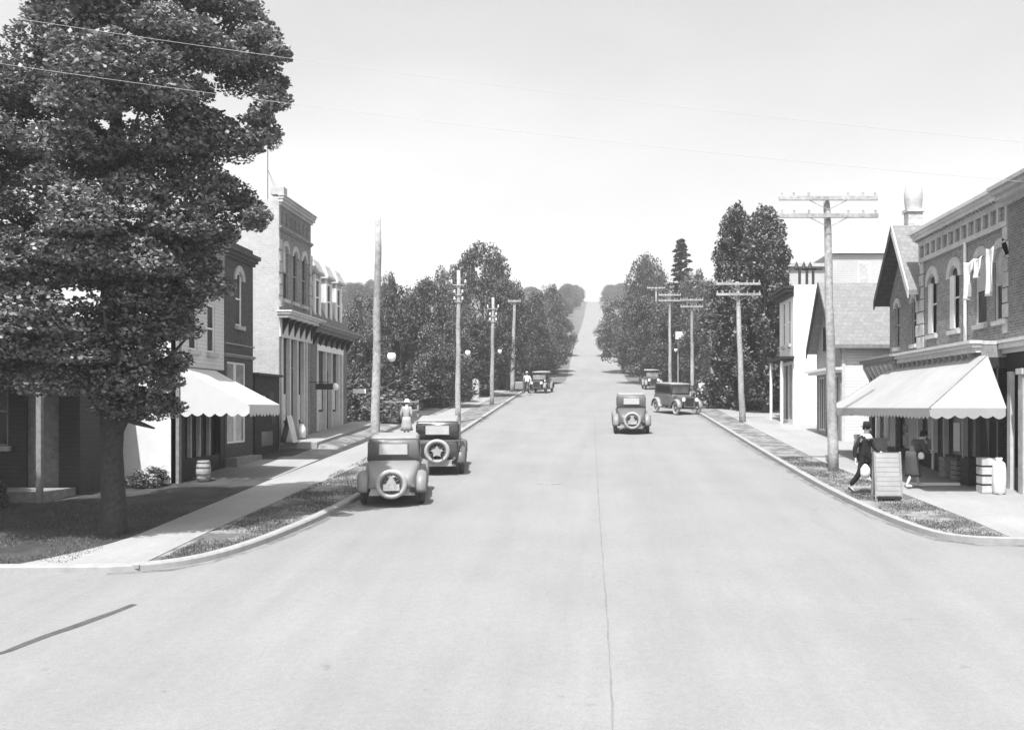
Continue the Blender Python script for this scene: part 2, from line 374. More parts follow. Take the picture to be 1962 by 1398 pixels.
# raised terrace in front of the tall brick shops
tr = thing('terrace', 'raised concrete walk with low wall before the tall brick shop', 'terrace', (-10.6, 40, g(40)))
mb = MB()
mb.prism([(-11.55, 36.9, g(36.9) - .2), (-10.2, 36.9, g(36.9) - .2), (-10.2, 48, g(48) - .2), (-11.55, 48, g(48) - .2)],
         [(-11.55, 36.9, 2.6), (-10.2, 36.9, 2.6), (-10.2, 48, 3.22), (-11.55, 48, 3.22)])
mb.build('walk_slab', M_walk, tr)
mb = MB()
mb.prism([(-10.19, 36.6, g(36.6) - .1), (-9.15, 36.4, g(36.4) - .1), (-9.1, 48, g(48) - .1), (-10.19, 48, g(48) - .1)], [(-10.19, 37.1, 2.5), (-9.5, 36.9, g(37) + .14), (-9.35, 48, g(48) + .14), (-10.19, 48, 3.1)])
mb.build('grass_bank', M_grass, tr)

# ---------------------------------------------------------------- wall helpers
def facade(mb, fr, u0, u1, z0, z1, opens, t=.2):
    us = sorted(set([u0, u1] + [v for o in opens for v in o[:2]])); zs = sorted(set([z0, z1] + [v for o in opens for v in o[2:4]]))
    for a, b in zip(us, us[1:]):
        for c, d in zip(zs, zs[1:]):
            mu, mz = (a + b) / 2, (c + d) / 2
            if any(o[0] < mu < o[1] and o[2] < mz < o[3] for o in opens): continue
            mb.quad(fr(a, c, 0), fr(b, c, 0), fr(b, d, 0), fr(a, d, 0))
    for o in opens:
        a, b, c, d = o[:4]
        for p, q in (((a, c), (a, d)), ((a, d), (b, d)), ((b, d), (b, c)), ((b, c), (a, c))):
            mb.quad(fr(p[0], p[1], 0), fr(q[0], q[1], 0), fr(q[0], q[1], -t), fr(p[0], p[1], -t))
    for p, q in (((u0, z0), (u0, z1)), ((u0, z1), (u1, z1)), ((u1, z1), (u1, z0))):
        mb.quad(fr(p[0], p[1], 0), fr(q[0], q[1], 0), fr(q[0], q[1], -t), fr(p[0], p[1], -t))
def window(par, fr, uc, w_, z0, z1, fm=None, pm=None, sill=True, hood=None, mull=0, rails=1, dep=.03, label=None, curtain=False):
    fm = fm or M_trim; pm = pm or M_glass; a, b = uc - w_ / 2, uc + w_ / 2; f = .06
    mb = MB()
    mb.bf(fr, a, a + f, z0, z1, -dep - .04, -dep); mb.bf(fr, b - f, b, z0, z1, -dep - .04, -dep)
    mb.bf(fr, a + f, b - f, z0, z0 + f, -dep - .04, -dep); mb.bf(fr, a + f, b - f, z1 - f, z1, -dep - .04, -dep)
    for r_ in range(rails):
        z = z0 + (z1 - z0) * (r_ + 1) / (rails + 1); mb.bf(fr, a + f, b - f, z - .025, z + .025, -dep - .035, -dep + .004)
    for r_ in range(mull):
        u = a + w_ * (r_ + 1) / (mull + 1); mb.bf(fr, u - .02, u + .02, z0 + f, z1 - f, -dep - .03, -dep - .002)
    o = mb.build('window', fm, par)
    if label: o['label'] = label
    mb = MB(); mb.bf(fr, a + .01, b - .01, z0 + .01, z1 - .01, -dep - .06, -dep - .045); mb.build('pane', pm, o)
    if curtain:
        mb = MB(); mb.bf(fr, a + f, b - f, z0 + (z1 - z0) * .5, z1 - f, -dep - .043, -dep - .036); mb.build('blind', M_trim, o)
    if sill:
        mb = MB(); mb.bf(fr, a - .08, b + .08, z0 - .13, z0 - .003, -.18, .10); mb.build('sill', M_stone, o)
    if hood == 'arch':
        mb = MB(); r1 = w_ / 2; r2 = .72 * w_ + .05; zc = z1 - r1 * .9; n = 12
        for k in range(n):
            A = math.pi * k / n; B = math.pi * (k + 1) / n
            mb.pf(fr, [(uc + r1 * math.cos(A), zc + r1 * math.sin(A) * .9), (uc + r1 * math.cos(B), zc + r1 * math.sin(B) * .9),
                       (uc + r2 * math.cos(B), zc + r2 * math.sin(B)), (uc + r2 * math.cos(A), zc + r2 * math.sin(A))], -.12, .05)
        mb.build('hood', M_stone, o)
    elif hood == 'flat':
        mb = MB(); mb.bf(fr, a - .08, b + .08, z1 + .003, z1 + .18, -.05, .06); mb.build('hood', M_trim, o)
    return o
def quoins(par, fr, u0, u1, z0, z1, m=None):
    mb = MB(); z = z0; k = 0
    while z < z1 - .3:
        e = .12 if k % 2 else 0
        mb.bf(fr, min(u0, u1) - (e if u0 < u1 else 0), max(u0, u1) + (e if u0 > u1 else 0), z + .015, z + .40, .003, .05); z += .42; k += 1
    return mb.build('quoins', m or M_stone, par, bevel=.01)
def cornice(par, fr, u0, u1, z0, steps, m, name='cornice'):
    mb = MB(); z = z0
    for h, o in steps: mb.bf(fr, u0 - o * .5, u1 + o * .5, z, z + h, .002, o); z += h
    return mb.build(name, m, par)
def brackets(par, fr, u0, u1, n, z0, z1, dep, m, wd=.12):
    for k in range(n):
        u = u0 + (u1 - u0) * k / (n - 1)
        mb = MB(); a = [fr(u - wd / 2, z, o) for z, o in ((z0, .004), (z0, .05), (z0 + (z1 - z0) * .45, .08 + dep * .25), (z1, dep), (z1, .004))]
        b = [fr(u + wd / 2, z, o) for z, o in ((z0, .004), (z0, .05), (z0 + (z1 - z0) * .45, .08 + dep * .25), (z1, dep), (z1, .004))]
        mb.prism(a, b); mb.build('bracket', m, par)

# ---------------------------------------------------------------- left side: building A, pale shop with the white end wall
XL = -11.5
def building_A():
    Y0, Y1, top = 27.6, 31.05, 7.6
    t = thing('shop_building', 'pale sided shop with blank white end wall behind the big tree trunk', 'building', (XL - 1, Y0, g(Y0)))
    fr = FX(XL, 1); gz = g(Y0) - .4
    mb = MB(); op = [(28.35, 28.95, 5.55, 7.0), (29.7, 30.3, 5.55, 7.0)]
    facade(mb, fr, Y0, Y1, 5.05, top, op); mb.box(XL - 5.3, XL - .2, Y0 + .14, Y1, gz, top); mb.build('wall', M_sidew2, t)
    mb = MB(); mb.box(XL - 5.3, XL - .06, Y0, Y0 + .14, gz, top); mb.build('end_wall', M_whitewall, t)
    mb = MB(); mb.prism([(XL - 5.5, Y0 - .15, top), (XL + .25, Y0 - .15, top), (XL - 2.6, Y0 - .15, top + 1.9)], [(XL - 5.5, Y1, top), (XL + .25, Y1, top), (XL - 2.6, Y1, top + 1.9)]); mb.build('roof', M_shingd, t)
    for a in op: window(t, fr, (a[0] + a[1]) / 2, .6, a[2], a[3], fm=M_white)
    # shopfront
    mb = MB(); mb.bf(fr, Y0, Y0 + .45, gz, 5.05, -.2, .0); mb.bf(fr, Y1 - .3, Y1, gz, 5.05, -.2, 0); mb.bf(fr, Y0 + .45, Y1 - .3, 4.7, 5.05, -.2, .0); mb.bf(fr, Y0 + .45, Y1 - .3, gz, 2.45, -.2, -.02); mb.build('pilaster', M_dwood, t)
    mb = MB()
    for y in (28.55, 29.2, 29.95): mb.bf(fr, y, y + .07, 2.45, 4.7, -.14, -.03)
    sf = mb.build('shop_window', M_trim, t)
    mb = MB(); mb.bf(fr, Y0 + .45, Y1 - .3, 2.45, 4.7, -.19, -.15); mb.build('pane', M_glass, sf)
    mb = MB(); mb.box(XL - .06, XL + .03, Y0 - .02, Y0 + .16, gz, top); mb.build('corner_board', M_mwood, t)
building_A()
def awning(name, label, Xw, d, Y0, Y1, z1, z0, proj, drop, cm, hip0=0, hip1=0, scal=.28, seams=0):
    """canvas awning; wall plane Xw, d outward, Y0..Y1 at the wall"""
    Xo = Xw + d * proj; t = thing(name, label, 'awning', (Xw, (Y0 + Y1) / 2, z0))
    a, b, c, e = (Xw, Y0 + hip0, z1), (Xw, Y1 - hip1, z1), (Xo, Y1, z0), (Xo, Y0, z0)
    mb = MB(); n = 10
    def grid(p0, p1, p2, p3, sag=.05):   # p0->p1 top, p3->p2 bottom
        vs = []
        for i in range(n + 1):
            for j in range(n + 1):
                u, v = i / n, j / n
                A = Vector(p0).lerp(Vector(p1), u); B = Vector(p3).lerp(Vector(p2), u); q = A.lerp(B, v)
                q.z -= sag * math.sin(math.pi * v) * (0.6 + .4 * math.sin(math.pi * 3 * u) ** 2); vs.append(q)
        mb.add(vs, [(i * (n + 1) + j, i * (n + 1) + j + 1, (i + 1) * (n + 1) + j + 1, (i + 1) * (n + 1) + j) for i in range(n) for j in range(n)])
    grid(a, b, c, e)
    grid((Xw, Y0 + hip0, z1), (Xw, Y0 + hip0, z1), e, (Xw, Y0, z0), .02)
    grid((Xw, Y1 - hip1, z1), (Xw, Y1 - hip1, z1), c, (Xw, Y1, z0), .02)
    o = mb.build('canopy', cm or M_canvas, t, smooth=False)
    sd = o.modifiers.new('thick', 'SOLIDIFY'); sd.thickness = .012
    mb = MB()
    def val(p, q):
        Ld = (Vector(q) - Vector(p)); ln = Ld.length; k = max(3, int(ln / scal)); m = k * 6
        for i in range(m):
            u0, u1 = i / m, (i + 1) / m
            dz = lambda u: drop * (.72 + .28 * abs(math.sin(math.pi * u * k))) + .012 * math.sin(u * 17)
            A = Vector(p) + Ld * u0; B = Vector(p) + Ld * u1
            mb.quad(A, B, (B.x, B.y, B.z - dz(u1)), (A.x, A.y, A.z - dz(u0)))
    val(e, c); val((Xw + d * .02, Y0, z0), e); val(c, (Xw + d * .02, Y1, z0))
    v = mb.build('valance', cm or M_canvas, t); sd = v.modifiers.new('thick', 'SOLIDIFY'); sd.thickness = .01
    mb = MB()
    for y in (Y0 + .1, Y1 - .1):
        mb.tube([(Xw + d * .03, y, z0 - .35), (Xo - d * .03, y, z0 - .02)], .015, 6)
    mb.tube([(Xo - d * .03, Y0, z0 - .02), (Xo - d * .03, Y1, z0 - .02)], .018, 6)
    mb.build('frame', M_iron, t)
    if seams:
        mb = MB(); mb.tube([Vector(a) + Vector((0, 0, .015)), Vector(e) + Vector((0, 0, .015))], .014, 5); mb.build('seam', M_mwood, t)
    return t
awning('shop_awning', 'white scalloped canvas awning by the big tree, on the left shop', XL + .02, 1, 27.65, 30.3, 5.02, 3.98, 1.95, .34, None)

def building_B():
    Y0, Y1, top = 31.1, 33.7, 9.2; gz = g(Y0) - .4; fr = FX(XL, 1)
    t = thing('brick_building', 'dark brick two storey shop between the white awning and the tall narrow shop', 'building', (XL, Y0, g(Y0)))
    op = [(32.05, 32.65, 6.55, 8.3), (31.3, 33.0, 2.75, 5.35)]
    mb = MB(); facade(mb, fr, Y0, Y1, gz, top, op); mb.box(XL - 6, XL - .2, Y0, Y1, gz, top - .02); mb.build('wall', M_bdark, t)
    window(t, fr, 32.35, .6, 6.55, 8.3, fm=M_white, hood='arch', label='upper window with one pale frame edge')
    window(t, fr, 32.15, 1.7, 2.75, 5.35, fm=M_white, pm=M_glassp, sill=False, mull=1, rails=0, label='white framed shop window')
    mb = MB(); mb.bf(fr, 32.05, 32.25, 2.75, 5.35, -.15, -.06); mb.build('mullion', M_white, t)
    cornice(t, fr, Y0, Y1, 5.5, [(.05, .05), (.06, .09)], M_mwood, 'string_course')
    cornice(t, fr, Y0, Y1, 5.9, [(.05, .05)], M_mwood, 'string_course')
    cornice(t, fr, Y0, Y1, 8.65, [(.1, .08), (.12, .16), (.12, .24)], M_bdark)
    mb = MB(); mb.box(XL, XL + .35, Y0 + .1, Y1 - .1, gz, g(Y0) + .4); mb.build('step', M_mwood, t)
building_B()
def shed():
    t = thing('board_shed', 'low dark boarded shed with faded bills under the tall pale wall', 'shed', (XL, 35, g(35)))
    mb = MB(); mb.box(-15, XL + .05, 33.78, 36.4, g(34) - .4, 5.0); mb.build('wall', M_planks, t)
    mb = MB(); mb.box(-15.1, XL + .18, 33.74, 36.44, 5.0, 5.08); mb.build('roof', M_dwood, t)
    for (y, z, w_, h, m) in ((34.3, 3.9, .5, .4, M_posterg), (35.2, 4.1, .55, .35, MATS['dark_siding']), (34.4, 2.55, 1.2, .5, M_cmid), (35.5, 3.3, .5, .6, MATS['dark_siding'])):
        mb = MB(); mb.bf(FX(XL + .05, 1), y, y + w_, z, z + h, .003, .012); mb.build('bill', m, t)
shed()
def building_C():
    Y0, Y1, top = 36.5, 40.65, 11.55; gz = g(Y0) - .4; fr = FX(XL, 1)
    t = thing('tall_brick_shop', 'tall narrow brick shop with pale end wall and three slim arched windows', 'building', (XL, Y0, g(Y0)))
    cs = [(37.3, .55), (38.5, .55), (39.7, .55)]
    op = [(c - w_ / 2, c + w_ / 2, 7.95, 9.95) for c, w_ in cs] + [(Y0 + .25, Y1 - .55, 2.5, 6.5)]
    mb = MB(); facade(mb, fr, Y0 + .16, Y1, gz, top, op); mb.box(XL - 7, XL - .2, Y0 + .16, Y1, gz, top - .4); mb.build('wall', M_bred, t)
    mb = MB(); mb.prism([(XL - 7, Y0, gz), (XL, Y0, gz), (XL, Y0, 11.6), (XL - 1.2, Y0, 11.45), (XL - 7, Y0, 10.6)], [(XL - 7, Y0 + .16, gz), (XL, Y0 + .16, gz), (XL, Y0 + .16, 11.6), (XL - 1.2, Y0 + .16, 11.45), (XL - 7, Y0 + .16, 10.6)]); mb.build('end_wall', M_bbuff, t)
    for c, w_ in cs: window(t, fr, c, w_, 7.95, 9.95, fm=M_mwood, hood='arch', curtain=(c < 38))
    quoins(t, fr, Y0 + .02, Y0 + .3, 7.6, 10.4, M_stone); quoins(t, fr, Y1 - .02, Y1 - .25, 7.6, 10.4, M_stone)
    cornice(t, fr, Y0, Y1, 10.45, [(.06, .05), (.08, .1)], M_mwood, 'string_course')
    cornice(t, fr, Y0, Y1, 11.35, [(.1, .08), (.12, .16), (.1, .2), (.04, .24)], M_stone)
    mb = MB(); mb.box(XL - .3, XL + .2, Y0 - .06, Y0 + .35, 11.72, 12.0); mb.build('parapet_block', M_bbuff, t)
    for k in range(7): y = Y0 + .35 + k * .53; MB().bf(fr, y, y + .3, 10.75, 11.15, .003, .03).build('frieze_panel', M_bmid, t)
    # shop cornice with deep brackets
    cornice(t, fr, Y0, Y1 + .1, 7.2, [(.12, .40), (.08, .5), (.06, .56)], M_trim, 'shop_cornice')
    mb = MB(); mb.bf(fr, Y0, Y1, 6.5, 7.2, .003, .07); mb.build('frieze', M_trim, t)
    brackets(t, fr, Y0 + .25, Y1 - .2, 6, 6.55, 7.2, .36, M_dwood)
    # shopfront
    par = t
    for u0, u1 in ((36.75, 36.95), (37.75, 37.9), (38.7, 38.85), (39.6, 39.75), (39.95, 40.1)):
        mb = MB(); mb.bf(fr, u0, u1, 2.5, 6.5, -.18, .03); mb.build('pilaster', M_trim, par)
    mb = MB(); mb.bf(fr, 36.95, 37.75, 2.5, 3.3, -.16, -.04); mb.bf(fr, 38.85, 39.6, 2.5, 3.3, -.16, -.04); mb.build('stall_riser', M_stone, par)
    for u0, u1, m in ((36.95, 37.75, M_glass), (38.85, 39.6, M_glass)):
        o = MB().bf(fr, u0, u1, 3.3, 6.5, -.17, -.12).build('shop_pane', m, par)
        MB().bf(fr, u0 + .08, u1 - .08, 3.4, 4.4, -.118, -.11).build('display_card', M_poster, o)
    o = MB().bf(fr, 37.9, 38.7, 2.5, 5.4, -.19, -.15).build('door', M_dwood, par)
    MB().bf(fr, 38.0, 38.6, 3.4, 5.2, -.148, -.143).build('pane', M_glass, o)
    MB().bf(fr, 37.9, 38.7, 5.45, 6.5, -.19, -.15).build('transom', M_glass, par)
    mb = MB(); mb.tube([(XL - .9, 38, 11.3), (XL - .9, 38, 14.6)], .02, 5); mb.tube([(XL - .9, 38, 13.0), (XL - .1, 36.6, 12.0)], .008, 4); mb.tube([(XL - .9, 38, 13.0), (XL - .9, 40.2, 11.6)], .008, 4); mb.build('aerial_mast', M_metal, t)
    mb = MB(); mb.tube([(XL + .03, 40.3, 4.92), (XL + .85, 40.3, 4.92)], .015, 5); mb.build('sign_arm', M_iron, t)
    s = MB().box(XL + .3, XL + 1.0, 40.27, 40.33, 4.62, 4.86).build('hanging_sign', M_dwood, t)
building_C()
def building_D():
    Y0, Y1 = 40.7, 46.7; gz = g(Y0) - .4; fr = FX(XL, 1)
    t = thing('mansard_shop', 'shop with steep slate mansard roof and three pale dormers', 'building', (XL, Y0, g(Y0)))
    op = [(41.5, 45.9, 2.9, 6.55)]
    mb = MB(); facade(mb, fr, Y0, Y1, gz, 7.2, op); mb.box(XL - 7, XL - .2, Y0, Y1, gz, 7.2); mb.build('wall', M_bmid, t)
    xf, xt = XL + .12, XL - .75
    roof = MB()
    lo = [(xf, Y0 + .05, 7.42), (xf, Y1 + .15, 7.42), (XL - 7, Y1 + .15, 7.42), (XL - 7, Y0 + .05, 7.42)]
    md = [(xf - .45, Y0 + .35, 8.4), (xf - .45, Y1 - .35, 8.4), (XL - 6.6, Y1 - .35, 8.4), (XL - 6.6, Y0 + .35, 8.4)]
    hi = [(xt, Y0 + .6, 10.0), (xt, Y1 - .7, 10.0), (XL - 6.2, Y1 - .7, 10.0), (XL - 6.2, Y0 + .6, 10.0)]
    roof.prism(lo, md); roof.prism(md, hi); r_ = roof.build('roof', M_slate, t)
    mb = MB(); mb.prism([(xt + .12, Y0 + .45, 10.0), (xt + .12, Y1 - .55, 10.0), (XL - 6.3, Y1 - .55, 10.0), (XL - 6.3, Y0 + .45, 10.0)], [(xt - 2, Y0 + 1.6, 10.9), (xt - 2, Y1 - 1.8, 10.9), (XL - 4.5, Y1 - 1.8, 10.9), (XL - 4.5, Y0 + 1.6, 10.9)]); mb.build('roof_cap', M_shingd, t)
    for y in (41.9, 43.7, 45.4):
        d = MB().box(XL - 1.1, XL - .12, y - .5, y + .5, 7.5, 9.5).build('dormer', M_trim, t)
        window(d, FX(XL - .12, 1), y, .6, 7.75, 9.3, fm=M_white, sill=False, dep=-.06)
        f2 = FX(XL - .12, 1)
        MB().bf(f2, y - .5, y - .36, 7.5, 9.5, .002, .07).bf(f2, y + .36, y + .5, 7.5, 9.5, .002, .07).build('side_post', M_white, d)
        mb = MB(); mb.box(XL - 1.2, XL + .08, y - .62, y + .62, 9.5, 9.6); mb.prism([(XL - 1.2, y - .62, 9.6), (XL + .08, y - .62, 9.6), (XL - .15, y - .45, 10.1), (XL - 1.2, y - .45, 10.1)], [(XL - 1.2, y + .62, 9.6), (XL + .08, y + .62, 9.6), (XL - .15, y + .45, 10.1), (XL - 1.2, y + .45, 10.1)]); mb.build('dormer_roof', M_stone, d)
    cornice(t, fr, Y0, Y1, 7.0, [(.15, .2), (.1, .45), (.1, .55)], M_mwood, 'eaves')
    brackets(t, fr, Y0 + .3, Y1 - .2, 7, 6.5, 7.0, .36, M_dwood)
    for u0, u1 in ((41.5, 41.75), (42.9, 43.05), (43.85, 44.0), (45.1, 45.25), (45.65, 45.9)):
        MB().bf(fr, u0, u1, 2.9, 6.55, -.18, .02).build('pilaster', M_trim, t)
    for u0, u1 in ((41.75, 42.9), (44.0, 45.1)):
        o = MB().bf(fr, u0, u1, 3.7, 6.3, -.17, -.12).build('shop_pane', M_glass, t)
        MB().bf(fr, u0 + .2, u1 - .2, 3.8, 4.7, -.118, -.11).build('display_card', M_poster, o)
        MB().bf(fr, u0, u1, 2.9, 3.7, -.16, -.05).build('stall_riser', M_stone, t)
    o = MB().bf(fr, 43.05, 43.85, 2.9, 5.5, -.19, -.15).build('door', M_dwood, t)
    MB().bf(fr, 41.5, 45.9, 6.3, 6.55, -.17, .03).build('fascia', M_white, t)
    mb = MB(); mb.tube([(XL + .02, 43.0, 4.85), (XL + .35, 43.0, 4.95)], .015, 5); a = mb.build('lamp_bracket', M_iron, t)
    MB().lathe([(.001, -.16), (.11, -.12), (.16, 0), (.11, .12), (.04, .17), (.001, .17)], (XL + .4, 43.0, 4.78), n=12).build('lamp_globe', M_globe, a, smooth=True)
    a = MB().tube([(XL + .02, 46.4, 4.8), (XL + .95, 46.4, 4.8)], .014, 5).build('sign_arm', M_iron, t)
    MB().box(XL + .35, XL + .95, 46.37, 46.43, 4.55, 4.76).build('sign_board', M_white, a)
building_D()
def dark_house():
    t = thing('clapboard_house', 'dark clapboard house shaded by the big tree at the left edge', 'house', (-17, 25.2, g(25)))
    Yw = 25.6; fr = FY(Yw, -1); gz = g(Yw) - .3
    op = [(-15.75, -15.05, 2.9, 4.7), (-18.4, -17.6, 2.9, 4.7), (-14.6, -13.75, 1.75, 4.3)]
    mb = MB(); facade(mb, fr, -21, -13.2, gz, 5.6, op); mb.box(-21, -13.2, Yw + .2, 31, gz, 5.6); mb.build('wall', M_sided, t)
    for o in op[:2]: window(t, fr, (o[0] + o[1]) / 2, o[1] - o[0], o[2], o[3], fm=M_mwood)
    d = MB().bf(fr, -14.6, -13.75, 1.75, 4.3, -.16, -.1).build('door', M_mwood, t); MB().lathe([(.001, -.03), (.03, 0), (.001, .03)], (-13.9, Yw + .06, 2.8), n=8).build('handle', M_metal, d)
    mb = MB(); mb.prism([(-21.3, Yw - .4, 5.5), (-12.95, Yw - .4, 5.5), (-17.2, Yw - .4, 8.3)], [(-21.3, 31.2, 5.5), (-12.95, 31.2, 5.5), (-17.2, 31.2, 8.3)]); mb.build('roof', M_shingd, t)
    for x in (-16.6, -15.0, -13.5):
        MB().box(x, x + .12, Yw - 1.5, Yw - 1.38, gz, 4.5).build('porch_post', M_mwood, t)
    MB().box(-16.9, -13.2, Yw - 1.6, Yw - .02, 4.5, 4.62).build('porch_roof', M_shingd, t)
    MB().box(-16.7, -13.3, Yw - 1.45, Yw - .02, gz, g(Yw) + .28).build('porch_floor', M_mwood, t)
    mb = MB(); mb.box(-16.5, -15.0, Yw - 1.46, Yw - 1.42, 2.75, 2.81)
    for k in range(12): mb.box(-16.45 + k * .125, -16.41 + k * .125, Yw - 1.46, Yw - 1.43, g(Yw) + .28, 2.75)
    mb.build('railing', M_mwood, t)
dark_house()

# ---------------------------------------------------------------- right side
XR = 11.3
def building_R1():
    Y0, Y1, top = 26.8, 34.0, 9.6; Yg = 37.55; fr = FX(XR, -1); gz = g(Y0) - .4
    t = thing('brick_block', 'two storey brick block with bracketed cornice and end gable above the wide awning', 'building', (XR, Y0, g(Y0)))
    cs = [27.35, 28.75, 30.85, 32.85]; z0, z1 = 6.3, 8.3
    op = [(c - .4, c + .4, z0, z1) for c in cs]; og = [(34.7 - .22, 34.7 + .22, 6.1, 7.75), (36.6 - .22, 36.6 + .22, 6.1, 7.75)]
    mb = MB(); facade(mb, fr, Y0, Y1, 5.2, top, op); mb.box(XR + .2, 22, Y0, Y1, gz, top - .1); mb.build('wall', M_bred, t)
    mb = MB(); facade(mb, fr, Y1, Yg, 5.2, 7.9, og); mb.pf(fr, [(Y1, 7.9), (Yg, 7.9), ((Y1 + Yg) / 2, 10.1)], 0, -.2); mb.box(XR + .2, 19, Y1, Yg, gz, 7.9); mb.build('gable_wall', M_bmid, t)
    ym = (Y1 + Yg) / 2; ov = .45; e0, e1 = Y1 - .12, Yg + .45; ze = 7.75; zp = 10.28
    for (ya, s_) in ((e0, -1), (e1, 1)):
        mb = MB(); a = [(XR - ov, ya, ze), (XR - ov, ym, zp), (XR - ov, ym, zp + .17), (XR - ov, ya - 0 * s_, ze + .17)]
        mb.prism(a, [(19, p[1], p[2]) for p in a]); mb.build('gable_roof', M_shing if s_ < 0 else M_shingd, t)  # sunlit near slope and shaded far slope put into the shingle colours
        mb = MB(); a = [(XR - ov - .05, ya, ze - .12), (XR - ov - .05, ym, zp - .14), (XR - ov - .05, ym, zp + .2), (XR - ov - .05, ya, ze + .2)]
        mb.prism(a, [(p[0] + .045, p[1], p[2]) for p in a]); mb.build('bargeboard', M_trim if s_ < 0 else M_dwood, t)  # near board pale as if lit, far board dark like the shaded soffit
    for i, c in enumerate(cs):
        window(t, fr, c, .8, z0, z1, fm=M_trim, pm=M_glass, hood='arch', curtain=i in (0, 1), label='arched window' if i else 'arched window nearest the street corner')
        if i in (2, 3):
            MB().bf(fr, c - .02, c + .36, z0 + .05, z1 - .3, -.025, .02).build('shutter', M_trim, t)
    for o in og: window(t, fr, (o[0] + o[1]) / 2, .44, o[2], o[3], fm=M_mwood, hood='arch')
    quoins(t, fr, Y0 + .05, Y0 + .38, 5.9, 8.8); quoins(t, fr, Y1 - .02, Y1 - .35, 5.9, 8.8); quoins(t, fr, Y1 + .32, Y1 + .02, 5.9, 7.7)
    # frieze with recessed panels
    mb = MB(); mb.bf(fr, Y0, Y1, 8.82, 8.97, .003, .09); mb.bf(fr, Y0, Y1, 9.38, 9.5, .003, .09)
    for k in range(14): u = Y0 + (Y1 - Y0 - .12) * k / 13; mb.bf(fr, u, u + .12, 8.97, 9.38, .003, .085)
    mb.build('frieze', M_stone, t)
    cornice(t, fr, Y0, Y1, 9.5, [(.08, .12), (.12, .25), (.08, .32), (.1, .4)], M_trim)
    mb = MB()
    for k in range(30): u = Y0 + .1 + k * .24; mb.bf(fr, u, u + .1, 9.52, 9.62, .14, .22)
    mb.build('dentils', M_mwood, t)
    mb = MB(); mb.tube([(XR - .07, 29.8, 5.75), (XR - .07, 29.8, 8.85)], .045, 8); mb.build('downpipe', M_white, t)
    # ground floor projects
    XG = 10.5; f2 = FX(XG, -1); op = [(Y0 + .3, 37.1, 1.6, 4.9)]
    mb = MB(); facade(mb, f2, Y0, 37.5, gz, 5.25, op, .25); mb.box(XG + .25, XR + .2, Y0, 37.5, 4.95, 5.25); mb.build('shopfront', M_dwood, t)
    MB().box(XG - .02, XR + .15, Y0, 37.5, 5.6, 5.7).build('shop_roof', M_stone, t)
    MB().box(XG + .02, XR, Y0 + .01, 37.49, 5.25, 5.6).build('signboard', M_mwood, t)
    cornice(t, f2, Y0, 33.7, 5.38, [(.14, .14), (.1, .25), (.08, .34)], M_trim, 'shop_cornice')
    cornice(t, f2, 33.75, 37.5, 5.38, [(.14, .2), (.1, .32), (.08, .42)], M_mwood, 'shop_cornice')
    brackets(t, f2, 34.0, 37.3, 7, 4.9, 5.38, .3, M_trim, .1); brackets(t, f2, 27.2, 33.4, 14, 5.0, 5.38, .2, M_mwood, .1)
    MB().box(XG + .45, XG + .5, Y0, 37.5, gz, 5.0).build('shop_interior', M_dwood, t)
    gy = lambda y: g(y) + .12
    for (y, w_, m, zt, zb) in ((26.85, .1, M_white, 4.9, 0), (28.15, .06, M_trim, 4.9, 0), (29.65, .06, M_trim, 4.9, 0), (30.6, .12, M_white, 4.9, 0), (32.0, .07, M_white, 4.9, 0), (34.3, .1, M_mwood, 4.9, 0), (36.7, .1, M_white, 4.9, 0)):
        MB().bf(f2, y, y + w_, gy(y), zt, -.2, -.04).build('shop_mullion', m, t)
    MB().bf(f2, Y0 + .3, 37.1, gz, 2.5, -.24, -.08).build('stall_riser', M_dwood, t)
    o = MB().bf(f2, Y0 + .3, 37.1, 2.5, 4.9, -.22, -.19).build('shop_pane', M_glass, t)
    for (y, w_, zb, zt, m) in ((27.05, .42, 2.62, 3.5, M_white), (28.75, .5, 2.62, 3.45, M_white), (31.1, .35, 2.9, 3.6, M_poster), (33.5, .5, 2.6, 2.95, M_poster), (33.5, .5, 3.05, 3.3, M_posterg), (35.6, .6, 2.7, 3.6, M_posterg)):
        MB().bf(f2, y, y + w_, zb, zt, -.188, -.18).build('poster', m, o)
building_R1()
awning('wide_awning', 'very wide pale canvas awning with scalloped edge over the brick block shopfront', 10.47, -1, 25.0, 35.6, 5.28, 3.88, 1.95, .27, M_canvas2, hip0=1.2, hip1=1.1, scal=.3, seams=1)
